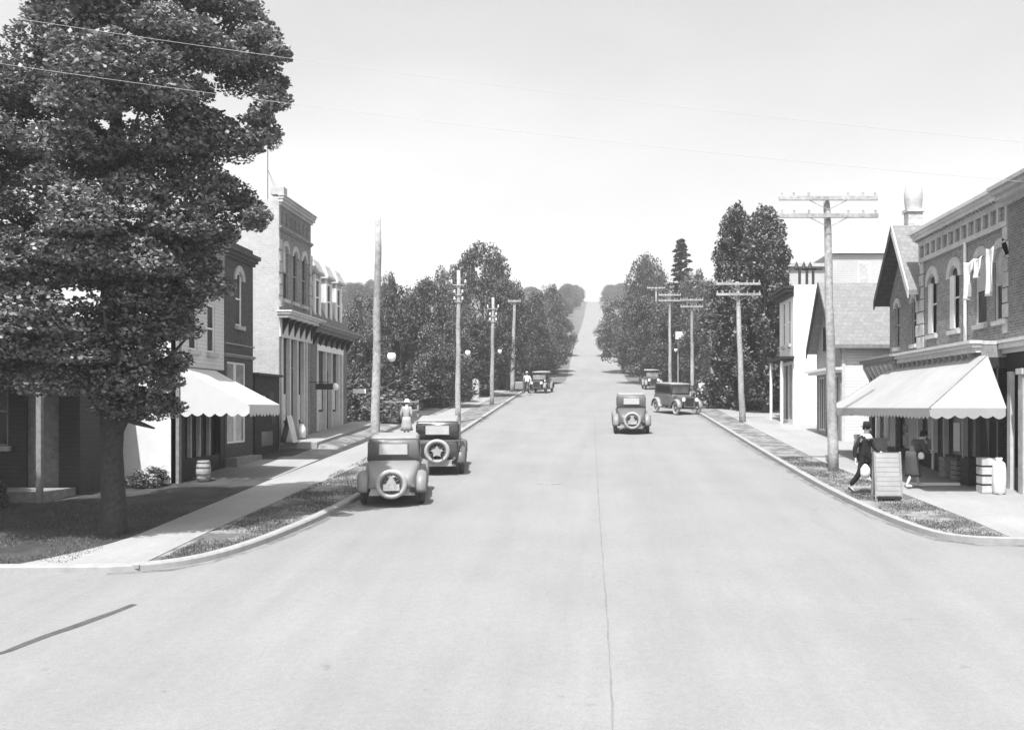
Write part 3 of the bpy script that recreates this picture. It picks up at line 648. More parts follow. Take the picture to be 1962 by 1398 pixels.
def building_R0():
    t = thing('corner_building', 'dark brick corner building with moulded cornice at the right edge', 'building', (XR, 22, g(22)))
    fr = FX(XR - .05, -1); Y0, Y1 = 22.2, 26.75; gz = g(Y0) - .4
    mb = MB(); facade(mb, fr, Y0, Y1, 5.4, 9.6, [(23.4, 24.2, 6.3, 8.3)]); mb.box(XR + .15, 22, Y0, Y1, gz, 9.6); mb.build('wall', M_bmid, t)
    window(t, fr, 23.8, .8, 6.3, 8.3, hood='arch')
    cornice(t, fr, Y0, Y1, 9.35, [(.12, .12), (.15, .3), (.12, .42), (.1, .5)], M_stone)
    cornice(t, fr, Y0, Y1, 5.35, [(.12, .15), (.15, .25), (.08, .3)], M_trim, 'shop_cornice')
    f2 = FX(XR - .05, -1)
    MB().bf(f2, Y0, Y1, 4.85, 5.35, -.25, .05).build('signboard', M_dwood, t); MB().bf(f2, Y0, Y1, gz, 2.3, -.25, 0).build('stall_riser', M_dwood, t)
    MB().bf(f2, Y0, Y1, 2.3, 4.85, -.2, -.15).build('shop_pane', M_glass, t)
    MB().bf(f2, 25.4, 25.68, gz, 4.75, .0, .2).build('column', M_stone, t); MB().bf(f2, 25.35, 25.73, 4.75, 4.9, .0, .25).build('capital', M_stone, t)
    MB().bf(f2, 26.35, 26.55, gz, 4.85, 0, .12).build('pilaster', M_trim, t)
building_R0()
def laundry():
    t = thing('laundry', 'white clothes hung out to dry between two upper windows', 'laundry', (11.0, 28.0, 7.6))
    MB().tube([(11.15, 29.15, 8.0), (10.92, 28.1, 8.05), (11.15, 27.0, 8.25)], .008, 4).build('clothes_line', M_iron, t)
    def cloth(name, y0, y1, z0, z1, amp, notch=0):
        mb = MB(); n = 14; vs = []
        for i in range(n + 1):
            for j in range(n + 1):
                u, v = i / n, j / n; ww = 1 - notch * (v > .35)
                y = (y0 + y1) / 2 + (u - .5) * (y1 - y0) * ww + .03 * math.sin(v * 7)
                vs.append((10.95 - amp * math.sin(u * 9 + v * 2) * (.3 + v) - .05 * v, y, z1 - (z1 - z0) * v + .05 * (u - .5) ** 2 * 4))
        mb.add(vs, [(i * (n + 1) + j, i * (n + 1) + j + 1, (i + 1) * (n + 1) + j + 1, (i + 1) * (n + 1) + j) for i in range(n) for j in range(n)])
        o = mb.build(name, M_clothw, t, smooth=True); s_ = o.modifiers.new('t', 'SOLIDIFY'); s_.thickness = .01
    cloth('shirt', 28.4, 29.15, 7.0, 8.1, .07, .35); cloth('towel', 27.8, 28.35, 7.55, 8.1, .05); cloth('sheet', 26.95, 27.5, 6.95, 8.25, .05, .1)
laundry()
def building_R2():
    X = 10.0; Y0, Y1 = 39.8, 44.0; ze = 6.45; zr = 8.95; gz = g(Y0) - .5; fr = FX(X, -1); ym = (Y0 + Y1) / 2
    t = thing('gable_shop', 'white sided shop with big grey roof slope behind the near right pole', 'building', (X, Y0, g(Y0)))
    mb = MB(); facade(mb, fr, Y0, Y1, gz, ze, [(40.2, 41.4, 2.9, 5.2), (41.6, 42.3, 2.6, 5.2), (42.5, 43.7, 2.9, 5.2)]); mb.pf(fr, [(Y0, ze), (Y1, ze), (ym, zr)], 0, -.2); mb.build('front_wall', M_mwood, t)
    mb = MB(); mb.box(X + .2, 20, Y0, Y1, gz, ze); mb.build('wall', M_sidew2, t)
    for s_, ya in ((-1, Y0 - .35), (1, Y1 + .15)):
        a = [(X - .4, ya, ze - .2), (X - .4, ym, zr + .05), (X - .4, ym, zr + .2), (X - .4, ya, ze - .05)]
        MB().prism(a, [(20, p[1], p[2]) for p in a]).build('roof', M_shing, t)
        a = [(X - .45, ya, ze - .4), (X - .45, ym, zr - .15), (X - .45, ym, zr + .22), (X - .45, ya, ze - .02)]
        MB().prism(a, [(X - .405, p[1], p[2]) for p in a]).build('bargeboard', M_dwood, t)
    for u in (41.2, 42.2): MB().bf(fr, u, u + .4, 6.3, 7.3, .003, .05).build('attic_window', M_white if u < 42 else M_glass, t)
    cornice(t, fr, Y0, Y1, 5.3, [(.1, .35), (.1, .5)], M_white, 'shop_cornice')
    for a, b in ((40.2, 41.4), (42.5, 43.7)):
        w_ = window(t, fr, (a + b) / 2, b - a, 2.9, 5.2, fm=M_trim, sill=False, mull=2, rails=0)
    MB().bf(fr, 41.6, 42.3, 2.6, 5.2, -.16, -.1).build('door', M_dwood, t)
    MB().box(X + .05, X + .19, Y0 - .04, Y0 + .1, gz, ze).build('corner_board', M_trim, t)
building_R2()
def building_R3():
    X = 9.8; Y0, Y1 = 48.1, 51.6; top = 9.85; fr = FX(X, -1); gz = g(Y0) - .5
    t = thing('white_building', 'tall white building with plain end wall and dark eaves beside the poplars', 'building', (X, Y0, g(Y0)))
    op = [(48.8, 49.4, 7.0, 9.2), (50.2, 50.8, 7.0, 9.2), (48.5, 51.3, 3.3, 6.0)]
    mb = MB(); facade(mb, fr, Y0, Y1, gz, top, op); mb.box(X + .2, 12.4, Y0, Y1, gz, top); mb.build('wall', M_whitewall, t)
    for o in op[:2]: window(t, fr, (o[0] + o[1]) / 2, .6, o[2], o[3], fm=M_white, sill=True)
    MB().bf(fr, 48.5, 51.3, 3.3, 6.0, -.2, -.15).build('shop_pane', M_glass, t)
    for u in (49.4, 50.6): MB().bf(fr, u, u + .15, 3.3, 6.0, -.14, -.02).build('shop_mullion', M_trim, t)
    cornice(t, fr, Y0 + .05, Y1, 9.3, [(.2, .2), (.15, .4), (.12, .5)], M_dwood, 'eaves')
    cornice(t, fr, Y0 + .05, Y1, 6.15, [(.1, .3), (.12, .6)], M_dwood, 'porch_roof')
    for y in (48.4, 51.3): MB().tube([(X - .5, y, g(y)), (X - .5, y, 6.15)], .07, 8).build('porch_post', M_white, t)
    for k, x in enumerate((1532, 1546, 1558)):
        xx = wx(x, 50); zz = 9.85
        a = MB().tube([(xx, 50, zz), (xx, 50, zz + 1.0), ], .07, 8).build('stove_pipe', M_iron, t)
        MB().lathe([(.001, 1.42), (.05, 1.3), (.14, 1.05), (.1, .98), (.001, .98)], (xx - .15, 50, zz), n=8).build('cowl', M_iron, a)
        MB().box(xx - .15, xx + .45, 49.95, 50.05, zz + .95, zz + 1.05).build('pipe_arm', M_iron, a)
building_R3()
def building_R4():
    Y = 60; t = thing('pale_block', 'big pale hazy block rising behind the grey roof', 'building', (16, Y, g(Y)))
    mb = MB(); mb.box(14.6, 21, Y, Y + 9, g(Y) - .5, 13.2); mb.box(12.0, 14.6, Y + .1, Y + 9, g(Y) - .5, 12.4); mb.build('wall', M_sidew, t)
    mb = MB(); mb.prism([(14.3, Y - .2, 13.2), (21.2, Y - .2, 13.2), (21.2, Y + 9, 13.2), (14.3, Y + 9, 13.2)], [(14.9, Y + .5, 14.1), (20.6, Y + .5, 14.1), (20.6, Y + 8, 14.1), (14.9, Y + 8, 14.1)]); mb.build('roof', M_stone, t)
    MB().box(11.8, 14.55, Y - .1, Y + 9, 12.4, 12.6).build('roof_edge', M_stone, t)
    f = FY(Y, -1); o = MB().bf(f, 16.1, 16.9, 11.2, 12.7, .003, .03).build('window', M_trim, t); MB().bf(f, 16.2, 16.8, 11.3, 12.6, .031, .035).build('pane', M_stone, o)
    MB().bf(f, 14.6, 21, 11.0, 11.15, .003, .08).build('string_course', M_white, t)
building_R4()
def chimney():
    Y = 46; X = wx(1750, Y); t = thing('brick_chimney', 'tall round-capped chimney stack rising behind the brick block', 'chimney', (X, Y, g(Y)))
    MB().box(X - .33, X + .33, Y - .33, Y + .33, g(Y) - .3, 12.9).build('shaft', mat('sooty_pale_brick', .42, .9, .15, 8, kind='brick', mortar=1.1), t)
    MB().box(X - .4, X + .4, Y - .4, Y + .4, 12.9, 13.05).build('collar', M_stone, t)
    MB().lathe([(.36, 13.05), (.4, 13.4), (.42, 13.7), (.36, 14.1), (.22, 14.35), (.001, 14.45)], (X, Y, 0), n=20).build('cap', M_stone, t, smooth=True)
chimney()

# ---------------------------------------------------------------- utility poles
def pole(px_b, Y, px_t, ytop, arms, label, armw=1.5, r0=.16, lamp=False, arm_gap=.5, small=False, grp='utility poles along the street'):
    X = wx(px_b, Y); zb = g(Y) + .1; Xt = wx(px_t, Y); zt = wz(ytop, Y)
    t = thing('utility_pole', label, 'utility pole', (X, Y, zb), grp)
    pts = [(X + (Xt - X) * k / 8 + .015 * math.sin(k * 2.1), Y + .012 * math.cos(k * 1.7), zb - .3 + (zt - zb + .3) * k / 8) for k in range(9)]
    MB().tube(pts, [r0 - (r0 * .42) * k / 8 for k in range(9)], 12).build('post', M_pole, t, smooth=True)
    if small:   # little side pins with insulators
        for j, dz in enumerate((.75, 1.25, 1.6)):
            a = MB(); s_ = .35 if j == 0 else .2
            a.tube([(Xt - s_, Y - .12, zt - dz + .12), (Xt - s_ + .06, Y - .12, zt - dz), (Xt + s_ - .06, Y - .12, zt - dz), (Xt + s_, Y - .12, zt - dz + .12)], .025, 6)
            o = a.build('insulator_pin', M_pole, t)
            for sx in (-1, 1): MB().lathe([(.001, .1), (.05, .06), (.03, 0), (.055, -.04), (.001, -.05)], (Xt + sx * s_, Y - .12, zt - dz + .17), n=8).build('insulator', M_globe, o)
    for k in range(arms):
        z = zt - .12 - k * arm_gap; xa = Xt + (X - Xt) * (zt - z) / (zt - zb)
        o = MB().box(xa - armw, xa + armw, Y - .24, Y - .14, z - .06, z + .06).build('crossarm', M_pole, t)
        mb = MB(); mb.box(xa - .55, xa - .5, Y - .2, Y - .17, z - .3, z - .06); mb.tube([(xa - .6, Y - .18, z - .04), (xa, Y - .18, z - .42)], .018, 5); mb.tube([(xa + .6, Y - .18, z - .04), (xa, Y - .18, z - .42)], .018, 5)
        mb = MB(); mb.tube([(xa - .6, Y - .18, z - .04), (xa, Y - .2, z - .35), (xa + .6, Y - .18, z - .04)], .012, 5); mb.build('brace', M_pole, o)
        for j in (-.95, -.7, -.4, .4, .7, .95):
            MB().lathe([(.001, .1), (.035, .08), (.03, .02), (.04, -.02), (.001, -.03)], (xa + j * armw, Y - .19, z + .09), n=6).build('insulator', M_pole, o)
    if lamp:
        zl = zb + 3.5; xx = X + (Xt - X) * .45
        o = MB().tube([(xx + .1, Y - .1, zl + .45), (xx + .35, Y - .15, zl + .5), (xx + .5, Y - .15, zl + .42), (xx + .5, Y - .15, zl + .2)], .018, 6).build('lamp_bracket', M_iron, t)
        MB().lathe([(.001, .22), (.06, .2), (.07, .12), (.10, .11)], (xx + .5, Y - .15, zl), n=12).build('lamp_cap', M_iron, o)
        MB().lathe([(.001, -.17), (.07, -.155), (.12, -.08), (.135, 0), (.12, .06), (.08, .115), (.001, .12)], (xx + .5, Y - .15, zl), n=16).build('lamp_globe', M_globe, o, smooth=True)
    return t
pole(718, 30.6, 725, 418, 0, 'bare tall pole behind the parked coupe, nearest on the left side', lamp=True, r0=.15)
pole(877, 50, 879, 518, 0, 'pole with small insulator pins beyond the black sedan', lamp=True, small=True, r0=.15)
pole(942, 65, 945, 570, 0, 'slim pole with insulator pins on the verge in front of the tall tree', lamp=True, small=True, r0=.15)
pole(981, 84, 986, 575, 1, 'short pole with one crossarm far up the left verge', armw=.55, r0=.2)
pole(1597, 30.4, 1584, 375, 2, 'tall pole with two wide crossarms standing before the wide awning', armw=1.5, arm_gap=.53, r0=.17)
pole(1423, 50, 1413, 540, 2, 'pole with two crossarms in front of the poplars', armw=1.12, arm_gap=.53, r0=.17)
pole(1327, 74, 1325, 572, 2, 'pole with two short crossarms beside the far sedan', armw=.85, arm_gap=.5, r0=.15)
pole(1284, 88, 1283, 563, 2, 'left one of the two thin poles behind the far sedan', armw=1.0, arm_gap=.5, r0=.16, lamp=True)
pole(1257, 108, 1257, 550, 1, 'farthest pole with one crossarm showing among the right-hand trees', armw=1.0, r0=.14)
# overhead wires across the corner
def wire(p, q, sag, label, grp=None, r=.003, m=M_metal):
    mb = MB(); P = []
    for k in range(25):
        u = k / 24; v = Vector(p).lerp(Vector(q), u); v.z -= sag * 4 * u * (1 - u); P.append(v)
    mb.tube(P, r, 5); tag(mb.build('overhead_wire', m), label, 'wire', grp)
Yw = 15.4
M_wire = mat('pale_wire', 0.34, .6, .05)
for (ya, yb, lab) in ((-50, 330, 'upper one of two pale wires crossing in front of the big tree'), (45, 400, 'lower one of two pale wires crossing in front of the big tree')):
    wire((wx(-500, Yw), Yw, wz(ya, Yw)), (wx(2700, Yw + 1), Yw + 1, wz(yb, Yw + 1)), .35, lab, 'wires over the corner', m=M_wire)

# ---------------------------------------------------------------- foliage
def leafmesh(name, P, size, m, parent, upbias=.6, loc=None):
    n = len(P); P = np.asarray(P)
    nr = RNG.normal(size=(n, 3)); nr[:, 2] = np.abs(nr[:, 2]) + upbias; nr /= np.linalg.norm(nr, axis=1)[:, None]
    a = RNG.normal(size=(n, 3)); a -= nr * (a * nr).sum(1)[:, None]; a /= np.linalg.norm(a, axis=1)[:, None]
    b = np.cross(nr, a); s = size * RNG.uniform(.55, 1.25, size=(n, 1))
    V = np.empty((n, 4, 3)); V[:, 0] = P - a * s * .6; V[:, 1] = P + b * s * .42 - nr * s * .08; V[:, 2] = P + a * s * .6; V[:, 3] = P - b * s * .42 - nr * s * .08
    off = origin(parent) if parent is not None else Vector((0, 0, 0))
    V = V.reshape(-1, 3) - np.array(off)
    me = bpy.data.meshes.new(name); me.vertices.add(4 * n); me.vertices.foreach_set('co', V.ravel())
    me.loops.add(4 * n); me.loops.foreach_set('vertex_index', np.arange(4 * n, dtype=np.int32))
    me.polygons.add(n); me.polygons.foreach_set('loop_start', np.arange(0, 4 * n, 4, dtype=np.int32)); me.polygons.foreach_set('loop_total', np.full(n, 4, dtype=np.int32))
    me.update(calc_edges=True); me.validate(); me.materials.append(m)
    o = bpy.data.objects.new(name, me); C.objects.link(o)
    if parent is not None: o.parent = parent
    return o
def clump_pts(c, rx, rz, n):
    d = RNG.normal(size=(n, 3)); d /= np.linalg.norm(d, axis=1)[:, None]
    r = RNG.uniform(.25, 1, size=(n, 1)) ** .45
    p = d * r * np.array([rx, rx, rz]); p[:, 2] -= .25 * (p[:, 0] ** 2 + p[:, 1] ** 2) / rx
    return p + np.array(c)
def big_maple():
    bx, by = -9.75, 20.2; zb = g(by) + .08
    t = thing('maple_tree', 'huge leafy maple filling the upper left, on the lawn beside the sidewalk', 'tree', (bx, by, zb))
    def prof(z, ca):   # crown radius by height, right side (ca=1) / left side (ca=-1)
        zr = [3.3, 3.8, 4.7, 5.8, 6.9, 7.4, 7.9, 8.5, 8.95, 9.4, 10, 11, 12, 13, 13.8]
        rr = [.1, .2, .3, 1.1, 1.9, 2.0, 2.6, 2.3, 1.9, 2.5, 3.1, 3.1, 2.9, 2.2, .5]
        rl = [.8, 2.4, 3.3, 3.6, 3.8, 3.9, 3.9, 3.9, 3.7, 3.5, 2.8, 1.2, 1.4, 1.2, .4]
        a = np.interp(z, zr, rr); b = np.interp(z, zr, rl); k = (ca + 1) / 2
        return b * (1 - k) + a * k
    pts = []; cl = []
    tries = 0
    while len(cl) < 270 and tries < 12000:
        tries += 1
        z = random.uniform(3.6, 13.4); A = random.uniform(0, 2 * math.pi); r = prof(z, math.cos(A)) * random.uniform(.3, 1) ** .6
        if math.sin(A) > 0.3 and random.random() < .5: continue     # fewer on the far side
        c = (bx + r * math.cos(A), by + r * math.sin(A) * .9, z)
        if c[2] < 5.2 and math.cos(A) * r < .3 and c[2] < 4.3: continue
        if any((c[0] - q[0]) ** 2 + (c[1] - q[1]) ** 2 + ((c[2] - q[2]) * 1.9) ** 2 < .52 ** 2 for q in cl): continue
        cl.append(c)
        rx = random.uniform(.35, .85); 
        pts.append(clump_pts(c, rx, rx * .45, int(900 * (rx / .7) ** 2)))
    # long sprays that stick out on the street side
    for (px, py, n) in ((500, 60, 3), (545, 100, 4), (535, 160, 4), (540, 195, 4), (510, 215, 3), (520, 255, 4), (480, 270, 3), (470, 385, 4), (500, 400, 4), (490, 420, 3), (455, 440, 3), (410, 505, 3), (430, 545, 4), (400, 530, 3), (345, 600, 3), (350, 640, 3), (345, 690, 3), (335, 730, 3), (320, 765, 3), (290, 770, 2), (335, 775, 2), (270, 760, 2), (260, 780, 1)):
        for k in range(n):
            Y = by + random.uniform(-.6, .6)
            c = (wx(px - 12 + random.uniform(-14, 10), Y), Y, wz(py + random.uniform(-8, 8), Y)); pts.append(clump_pts(c, .3, .17, 210))
    leafmesh('crown', np.concatenate(pts), .088, M_leafN, t, .7)
    mb = MB()
    tp = [(bx, by, zb - .3), (bx, by, zb + .15), (bx + .02, by, zb + .6), (bx - .03, by, 3.0), (bx - .02, by + .05, 4.2), (bx - .1, by + .1, 5.5), (bx, by, 7), (bx + .1, by, 9), (bx, by, 11), (bx, by, 12.8)]
    mb.tube(tp, [.36, .28, .235, .22, .24, .22, .18, .14, .09, .03], 14)
    for k, (z, A, ln) in enumerate([(3.3, -.15, 1.6), (4.0, 2.6, 2.6), (4.5, .9, 2.2), (4.6, -1.2, 2.6), (5.4, 3.6, 3.0), (5.8, .2, 2.3), (6.4, -2.2, 3.0), (7.1, .0, 2.9), (7.6, 2.2, 3.0), (8.3, -.9, 2.8), (9.0, .3, 3.0), (9.5, 3.3, 2.6), (10.2, -.3, 2.6)]):
        ln *= .72 if math.cos(A) > .3 else .9; ln *= .8 if k == 0 else 1
        c = Vector((bx, by, z)); d = Vector((math.cos(A), math.sin(A), .45)); 
        q = [c + d * ln * u + Vector((0, 0, .25 * math.sin(u * 5 + k))) for u in (0, .3, .6, 1)]
        mb.tube(q, [.17 if k == 0 else .13, .10, .06, .02], 8)
        for s_ in (-1, 1):
            e = Vector((math.cos(A + s_ * .7), math.sin(A + s_ * .7), .5)); mb.tube([q[1], q[1] + e * ln * .3, q[1] + e * ln * .55], [.06, .04, .015], 5)
    mb.build('trunk', M_bark, t, smooth=True)
    c = copy_tree(t); c.location = (-16.8, 18.4, g(18.4) + .08); c.rotation_euler = (0, 0, 2.6)  # unseen copy of the maple, added to throw shade on the lawn
    tag(c, 'second huge maple on the lawn, just past the left edge of the picture', 'tree')
big_maple()

def crown_pts(R0, H, n_cl, per, shape='round', bottom=.0):
    pts = []
    for i in range(n_cl):
        if shape == 'round':
            v = random.uniform(0, 1); A = random.uniform(0, 2 * math.pi)
            r = R0 * math.sqrt(max(.03, 1 - ((v - .4) / .61) ** 2)) * random.uniform(.4, 1.0) ** .6
            rx = R0 * random.uniform(.2, .36); c = (r * math.cos(A), r * math.sin(A), H * (v * .95)); pts.append(clump_pts(c, rx, rx * .6, per))
        elif shape == 'column':
            v = random.uniform(0, 1); A = random.uniform(0, 2 * math.pi)
            r = R0 * (min(1, (v + .12) * 3.2) * max(.1, 1 - v ** 4.5) ** .6) * random.uniform(.4, 1.0) ** .5
            rx = R0 * random.uniform(.18, .3); c = (r * math.cos(A), r * math.sin(A), H * v * .95); pts.append(clump_pts(c, rx, rx * 1.3, per))
        else:
            v = i / n_cl; A = i * 2.4; r = R0 * (1 - v) ** .65 * random.uniform(.4, 1.1); rx = R0 * (.24 - .13 * v)
            c = (r * math.cos(A) * .7, r * math.sin(A) * .7, H * v - .08 * r); pts.append(clump_pts(c, rx, rx * .4, per))
    return np.concatenate(pts)
PROTO = {}
def proto(key, R0, H, n_cl, per, size, shape, m, tr, trunk_h):
    e = thing('tree', 'x', 'tree'); P = crown_pts(R0, H, n_cl, per, shape); P[:, 2] += trunk_h
    leafmesh('crown', P, size, m, e, .5)
    mb = MB(); mb.tube([(0, 0, -.4), (0, 0, .2), (.03, 0, trunk_h), (-.05, .04, trunk_h + H * .4), (0, 0, trunk_h + H * .8)], [tr * 1.4, tr, tr * .8, tr * .5, tr * .12], 9)
    for k in range(7):
        A = k * 2.2; z = trunk_h + H * (.02 + .09 * k); ln = R0 * .75
        mb.tube([(0, 0, z), (ln * .5 * math.cos(A), ln * .5 * math.sin(A), z + ln * .35), (ln * math.cos(A), ln * math.sin(A), z + ln * .8)], [tr * .4, tr * .25, .02], 5)
    mb.build('trunk', M_barkg, e, smooth=True)
    e['used'] = 0; PROTO[key] = (e, R0, H + trunk_h)
proto('r1', 4.0, 7.5, 120, 150, .23, 'round', M_leafA, .24, 2.0)
proto('r2', 4.0, 8.5, 120, 140, .22, 'round', M_leafB, .22, 1.6)
proto('r3', 4.2, 7.0, 110, 150, .24, 'round', M_leafA, .26, 2.3)
proto('p1', 2.0, 12.0, 150, 130, .2, 'column', M_leafP, .22, 1.0)
proto('c1', 2.2, 11.0, 120, 70, .2, 'cone', M_leafC, .16, 1.2)
proto('s1', 1.6, 1.9, 34, 70, .17, 'round', M_leafB, .05, .1)
def tree(key, px, Y, ytop, hw, name, label, cat='tree', grp=None, rz=None, X=None, Hm=None):
    e, R0, H0 = PROTO[key]
    if e['used'] == 0: o = e
    else: o = copy_tree(e)
    e['used'] = 1
    X = wx(px, Y) if X is None else X; zb = g(Y) + .08
    h = Hm if Hm else wz(ytop, Y) - zb; r = hw * Y / F if not Hm else hw
    o.location = (X, Y, zb); o.scale = (r / R0, r / R0, h / H0); o.rotation_euler = (0, 0, rz if rz is not None else random.uniform(0, 6.28))
    o.name = name; tag(o, label, cat, grp); return o
G1 = 'trees lining the left side of the street'; G2 = 'trees lining the right side of the street'
for k, px, Y, yt, hw, lab in [
    ('r2', 700, 60, 560, 46, 'pale green round tree directly beyond the mansard shop'),
    ('r1', 768, 66, 548, 52, 'dark round tree behind the bare pole, above its hanging lamp'),
    ('r3', 822, 74, 538, 50, 'broad dark tree left of the tallest left-hand tree'),
    ('r2', 862, 78, 500, 40, 'pale-topped tree directly behind the pole beyond the black sedan'),
    ('r1', 925, 90, 466, 60, 'tallest dark tree on the left side of the street'),
    ('r3', 972, 86, 535, 44, 'dark tree under the right shoulder of the tallest left-hand tree'),
    ('r2', 850, 62, 610, 58, 'low spreading tree in front of the tall left-hand trees'),
    ('r1', 1015, 102, 562, 36, 'tree behind the far pole with one crossarm on the left'),
    ('r2', 1048, 118, 540, 36, 'rounded tree nearest the foot of the hill on the left'),
    ('r3', 1078, 150, 610, 24, 'dark roadside tree against the left edge of the hill road'),
    ('r1', 745, 82, 522, 24, 'narrow dark treetop rising just right of the bare pole'),
    ('r3', 930, 76, 610, 52, 'low dense tree overhanging the left sidewalk'),
    ('r1', 1035, 104, 625, 34, 'low dark tree behind the open touring car')]:
    tree(k, px, Y, yt, hw, 'leafy_tree', lab, grp=G1)
for k, px, Y, yt, hw, lab in [
    ('r2', 1193, 124, 560, 44, 'tree overhanging the right edge of the hill road'),
    ('r1', 1240, 128, 487, 42, 'tall dome-shaped dark tree on the right above the hill road'),
    ('r3', 1232, 104, 575, 50, 'broad low tree behind the two thin poles on the right'),
    ('r2', 1330, 96, 510, 34, 'tree just right of the pointed conifer'),
    ('r1', 1372, 88, 530, 30, 'tree half hidden at the left flank of the poplars'),
    ('r3', 1290, 92, 590, 42, 'low tree beneath the pointed conifer'),
    ('r2', 1170, 150, 600, 28, 'farthest rounded tree at the right edge of the hill road'),
    ('r1', 1345, 84, 600, 40, 'low dark tree between the far sedan and the poplars')]:
    tree(k, px, Y, yt, hw, 'leafy_tree', lab, grp=G2)
tree('c1', 1305, 98, 458, 60, 'conifer_tree', 'pointed conifer between the dome-shaped tree and the poplars')
tree('p1', 1408, 60, 384, 46, 'poplar_tree', 'left slimmer one of the tall poplars behind the second right pole', grp='poplars')
tree('p1', 1466, 57, 384, 56, 'poplar_tree', 'right broader one of the tall poplars beside the white building', grp='poplars', rz=1.0)
tree('p1', 1440, 61, 432, 84, 'poplar_tree', 'middle, lower poplar filling the gap between the two tall ones', grp='poplars', rz=2.5)
# hill trees, both sides of the far road
hill = []
for i in range(34):
    s_ = -1 if i % 2 else 1
    Y = 165 + i * 8; X = s_ * (7 + random.uniform(0, 3)) + .5 + (0 if s_ < 0 else 2.5)
    tree(['r1', 'r2', 'r3'][i % 3], 0, Y, 0, random.uniform(2.2, 3.6), 'hillside_tree', 'hazy small tree beside the road climbing the hill', grp='hazy trees on the hill', X=X, Hm=random.uniform(4.5, 8))
for i in range(60):
    Y = random.uniform(150, 420); X = random.choice([-1, 1]) * random.uniform(16, 130)
    tree(['r1', 'r2', 'r3'][i % 3], 0, Y, 0, random.uniform(3, 5), 'hillside_tree', 'hazy small tree beside the road climbing the hill', grp='hazy trees on the hill', X=X, Hm=random.uniform(6, 10))
for i in range(10):
    s_ = -1 if i % 2 else 1
    tree(['r1', 'r2', 'r3'][i % 3], 0, 392 + i * 7, 0, 3.2, 'hillside_tree', 'hazy small tree beside the road climbing the hill', grp='hazy trees on the hill', X=s_ * (5.5 + random.uniform(0, 2)) + (1.2 if s_ > 0 else 0), Hm=random.uniform(5, 8))
# shrubs
for (X, Y, r, h, lab) in [(-12.1, 27.0, .6, .55, 'dark weeds at the foot of the white end wall'), (-15.5, 23.4, .7, 1.5, 'tall garden shrub at the left edge in front of the dark porch'), (-14.2, 23.2, .5, .9, 'small garden shrub near the porch steps'),
                          (-16.6, 22.8, .9, 1.3, 'wide garden bush at the left edge of the lawn'), (-10.0, 49.5, 1.0, 1.1, 'hedge bush beyond the mansard shop'), (-12.3, 51, 1.4, 1.6, 'large bush behind the woman in white'),
                          (5.6, 128, 2.0, 1.6, 'roadside bush at the right foot of the hill'), (-5.6, 122, 2.0, 1.8, 'roadside bush at the left foot of the hill')]:
    tree('s1', 0, Y, 0, r, 'shrub', lab, 'shrub', X=X, Hm=h)
for k, (px, Y, yt, hw, lab) in enumerate([
    (690, 62, 650, 40, 'low leafy tree filling the gap beside the mansard shop'), (735, 68, 640, 42, 'low leafy tree behind the nearest hanging lamp'), (795, 70, 635, 46, 'low leafy tree behind the woman in white'),
    (850, 72, 660, 44, 'low leafy tree left of the second pole foot'), (905, 80, 640, 42, 'low leafy tree behind the stone gatepost'), (960, 92, 640, 34, 'low leafy tree beside the short pole with one crossarm'),
    (1000, 110, 640, 30, 'low leafy tree over the distant man in white shirt'), (1062, 126, 630, 30, 'low leafy tree at the foot of the hill road, left side')]):
    tree(['r3', 'r1'][k % 2], px, Y, yt, hw, 'leafy_tree', lab, grp=G1)
for k, (px, Y) in enumerate([(700, 56), (745, 60), (800, 64), (850, 69), (890, 76), (935, 88), (965, 98), (995, 112)]):
    tree('s1', px, Y, 0, 2.4, 'hedge_shrub', 'dense dark hedge bush at the foot of the left-hand trees', 'shrub', 'hedge bushes under the left-hand trees', Hm=2.0)
for k, (px, Y) in enumerate([(1395, 62), (1450, 60), (1370, 72), (1345, 86), (1300, 96), (1255, 108), (1225, 118)]):
    tree('s1', px, Y, 0, 1.9, 'hedge_shrub', 'dense dark hedge bush at the foot of the right-hand trees', 'shrub', 'hedge bushes under the right-hand trees', Hm=2.0)
# grass blades
def grass(name, rows, n, h, kind='stuff'):
    P = []; mb = MB(); V = []; Fc = []
    for i in range(n):
        r = random.choice(rows); Y = random.uniform(r[0], r[1]); x0, x1 = r[2](Y), r[3](Y)
        X = random.uniform(x0, x1)
        # patchy
        if math.sin(X * 3.1 + Y * 1.7) + math.sin(Y * 2.9 - X * 1.3) + random.uniform(-1.3, 1.3) < 0: continue
        z = g(Y) + .10; a = random.uniform(0, 6.28); hh = h * random.uniform(.4, 1.2); w_ = .008; b = len(V)
        dx, dy = math.cos(a), math.sin(a); lx, ly = random.uniform(-.04, .04), random.uniform(-.04, .04)
        V += [(X - dx * w_, Y - dy * w_, z), (X + dx * w_, Y + dy * w_, z), (X + lx, Y + ly, z + hh)]; Fc.append((b, b + 1, b + 2))
    mb.add(V, Fc); o = mb.build(name, M_blade, None, nrm=False); tag(o, 'short patchy grass growing on the verges and lawn', 'grass', kind=kind)
grass('grass', [(17.6, 34, lambda Y: -7.7, lambda Y: kx(LK, Y) - .15)] * 3 + [(19.9, 34, lambda Y: kx(RK, Y) + .15, lambda Y: swx(Y) - .03)] * 2 + [(17.4, 24, lambda Y: -14, lambda Y: -9.2)] * 2, 60000, .05)

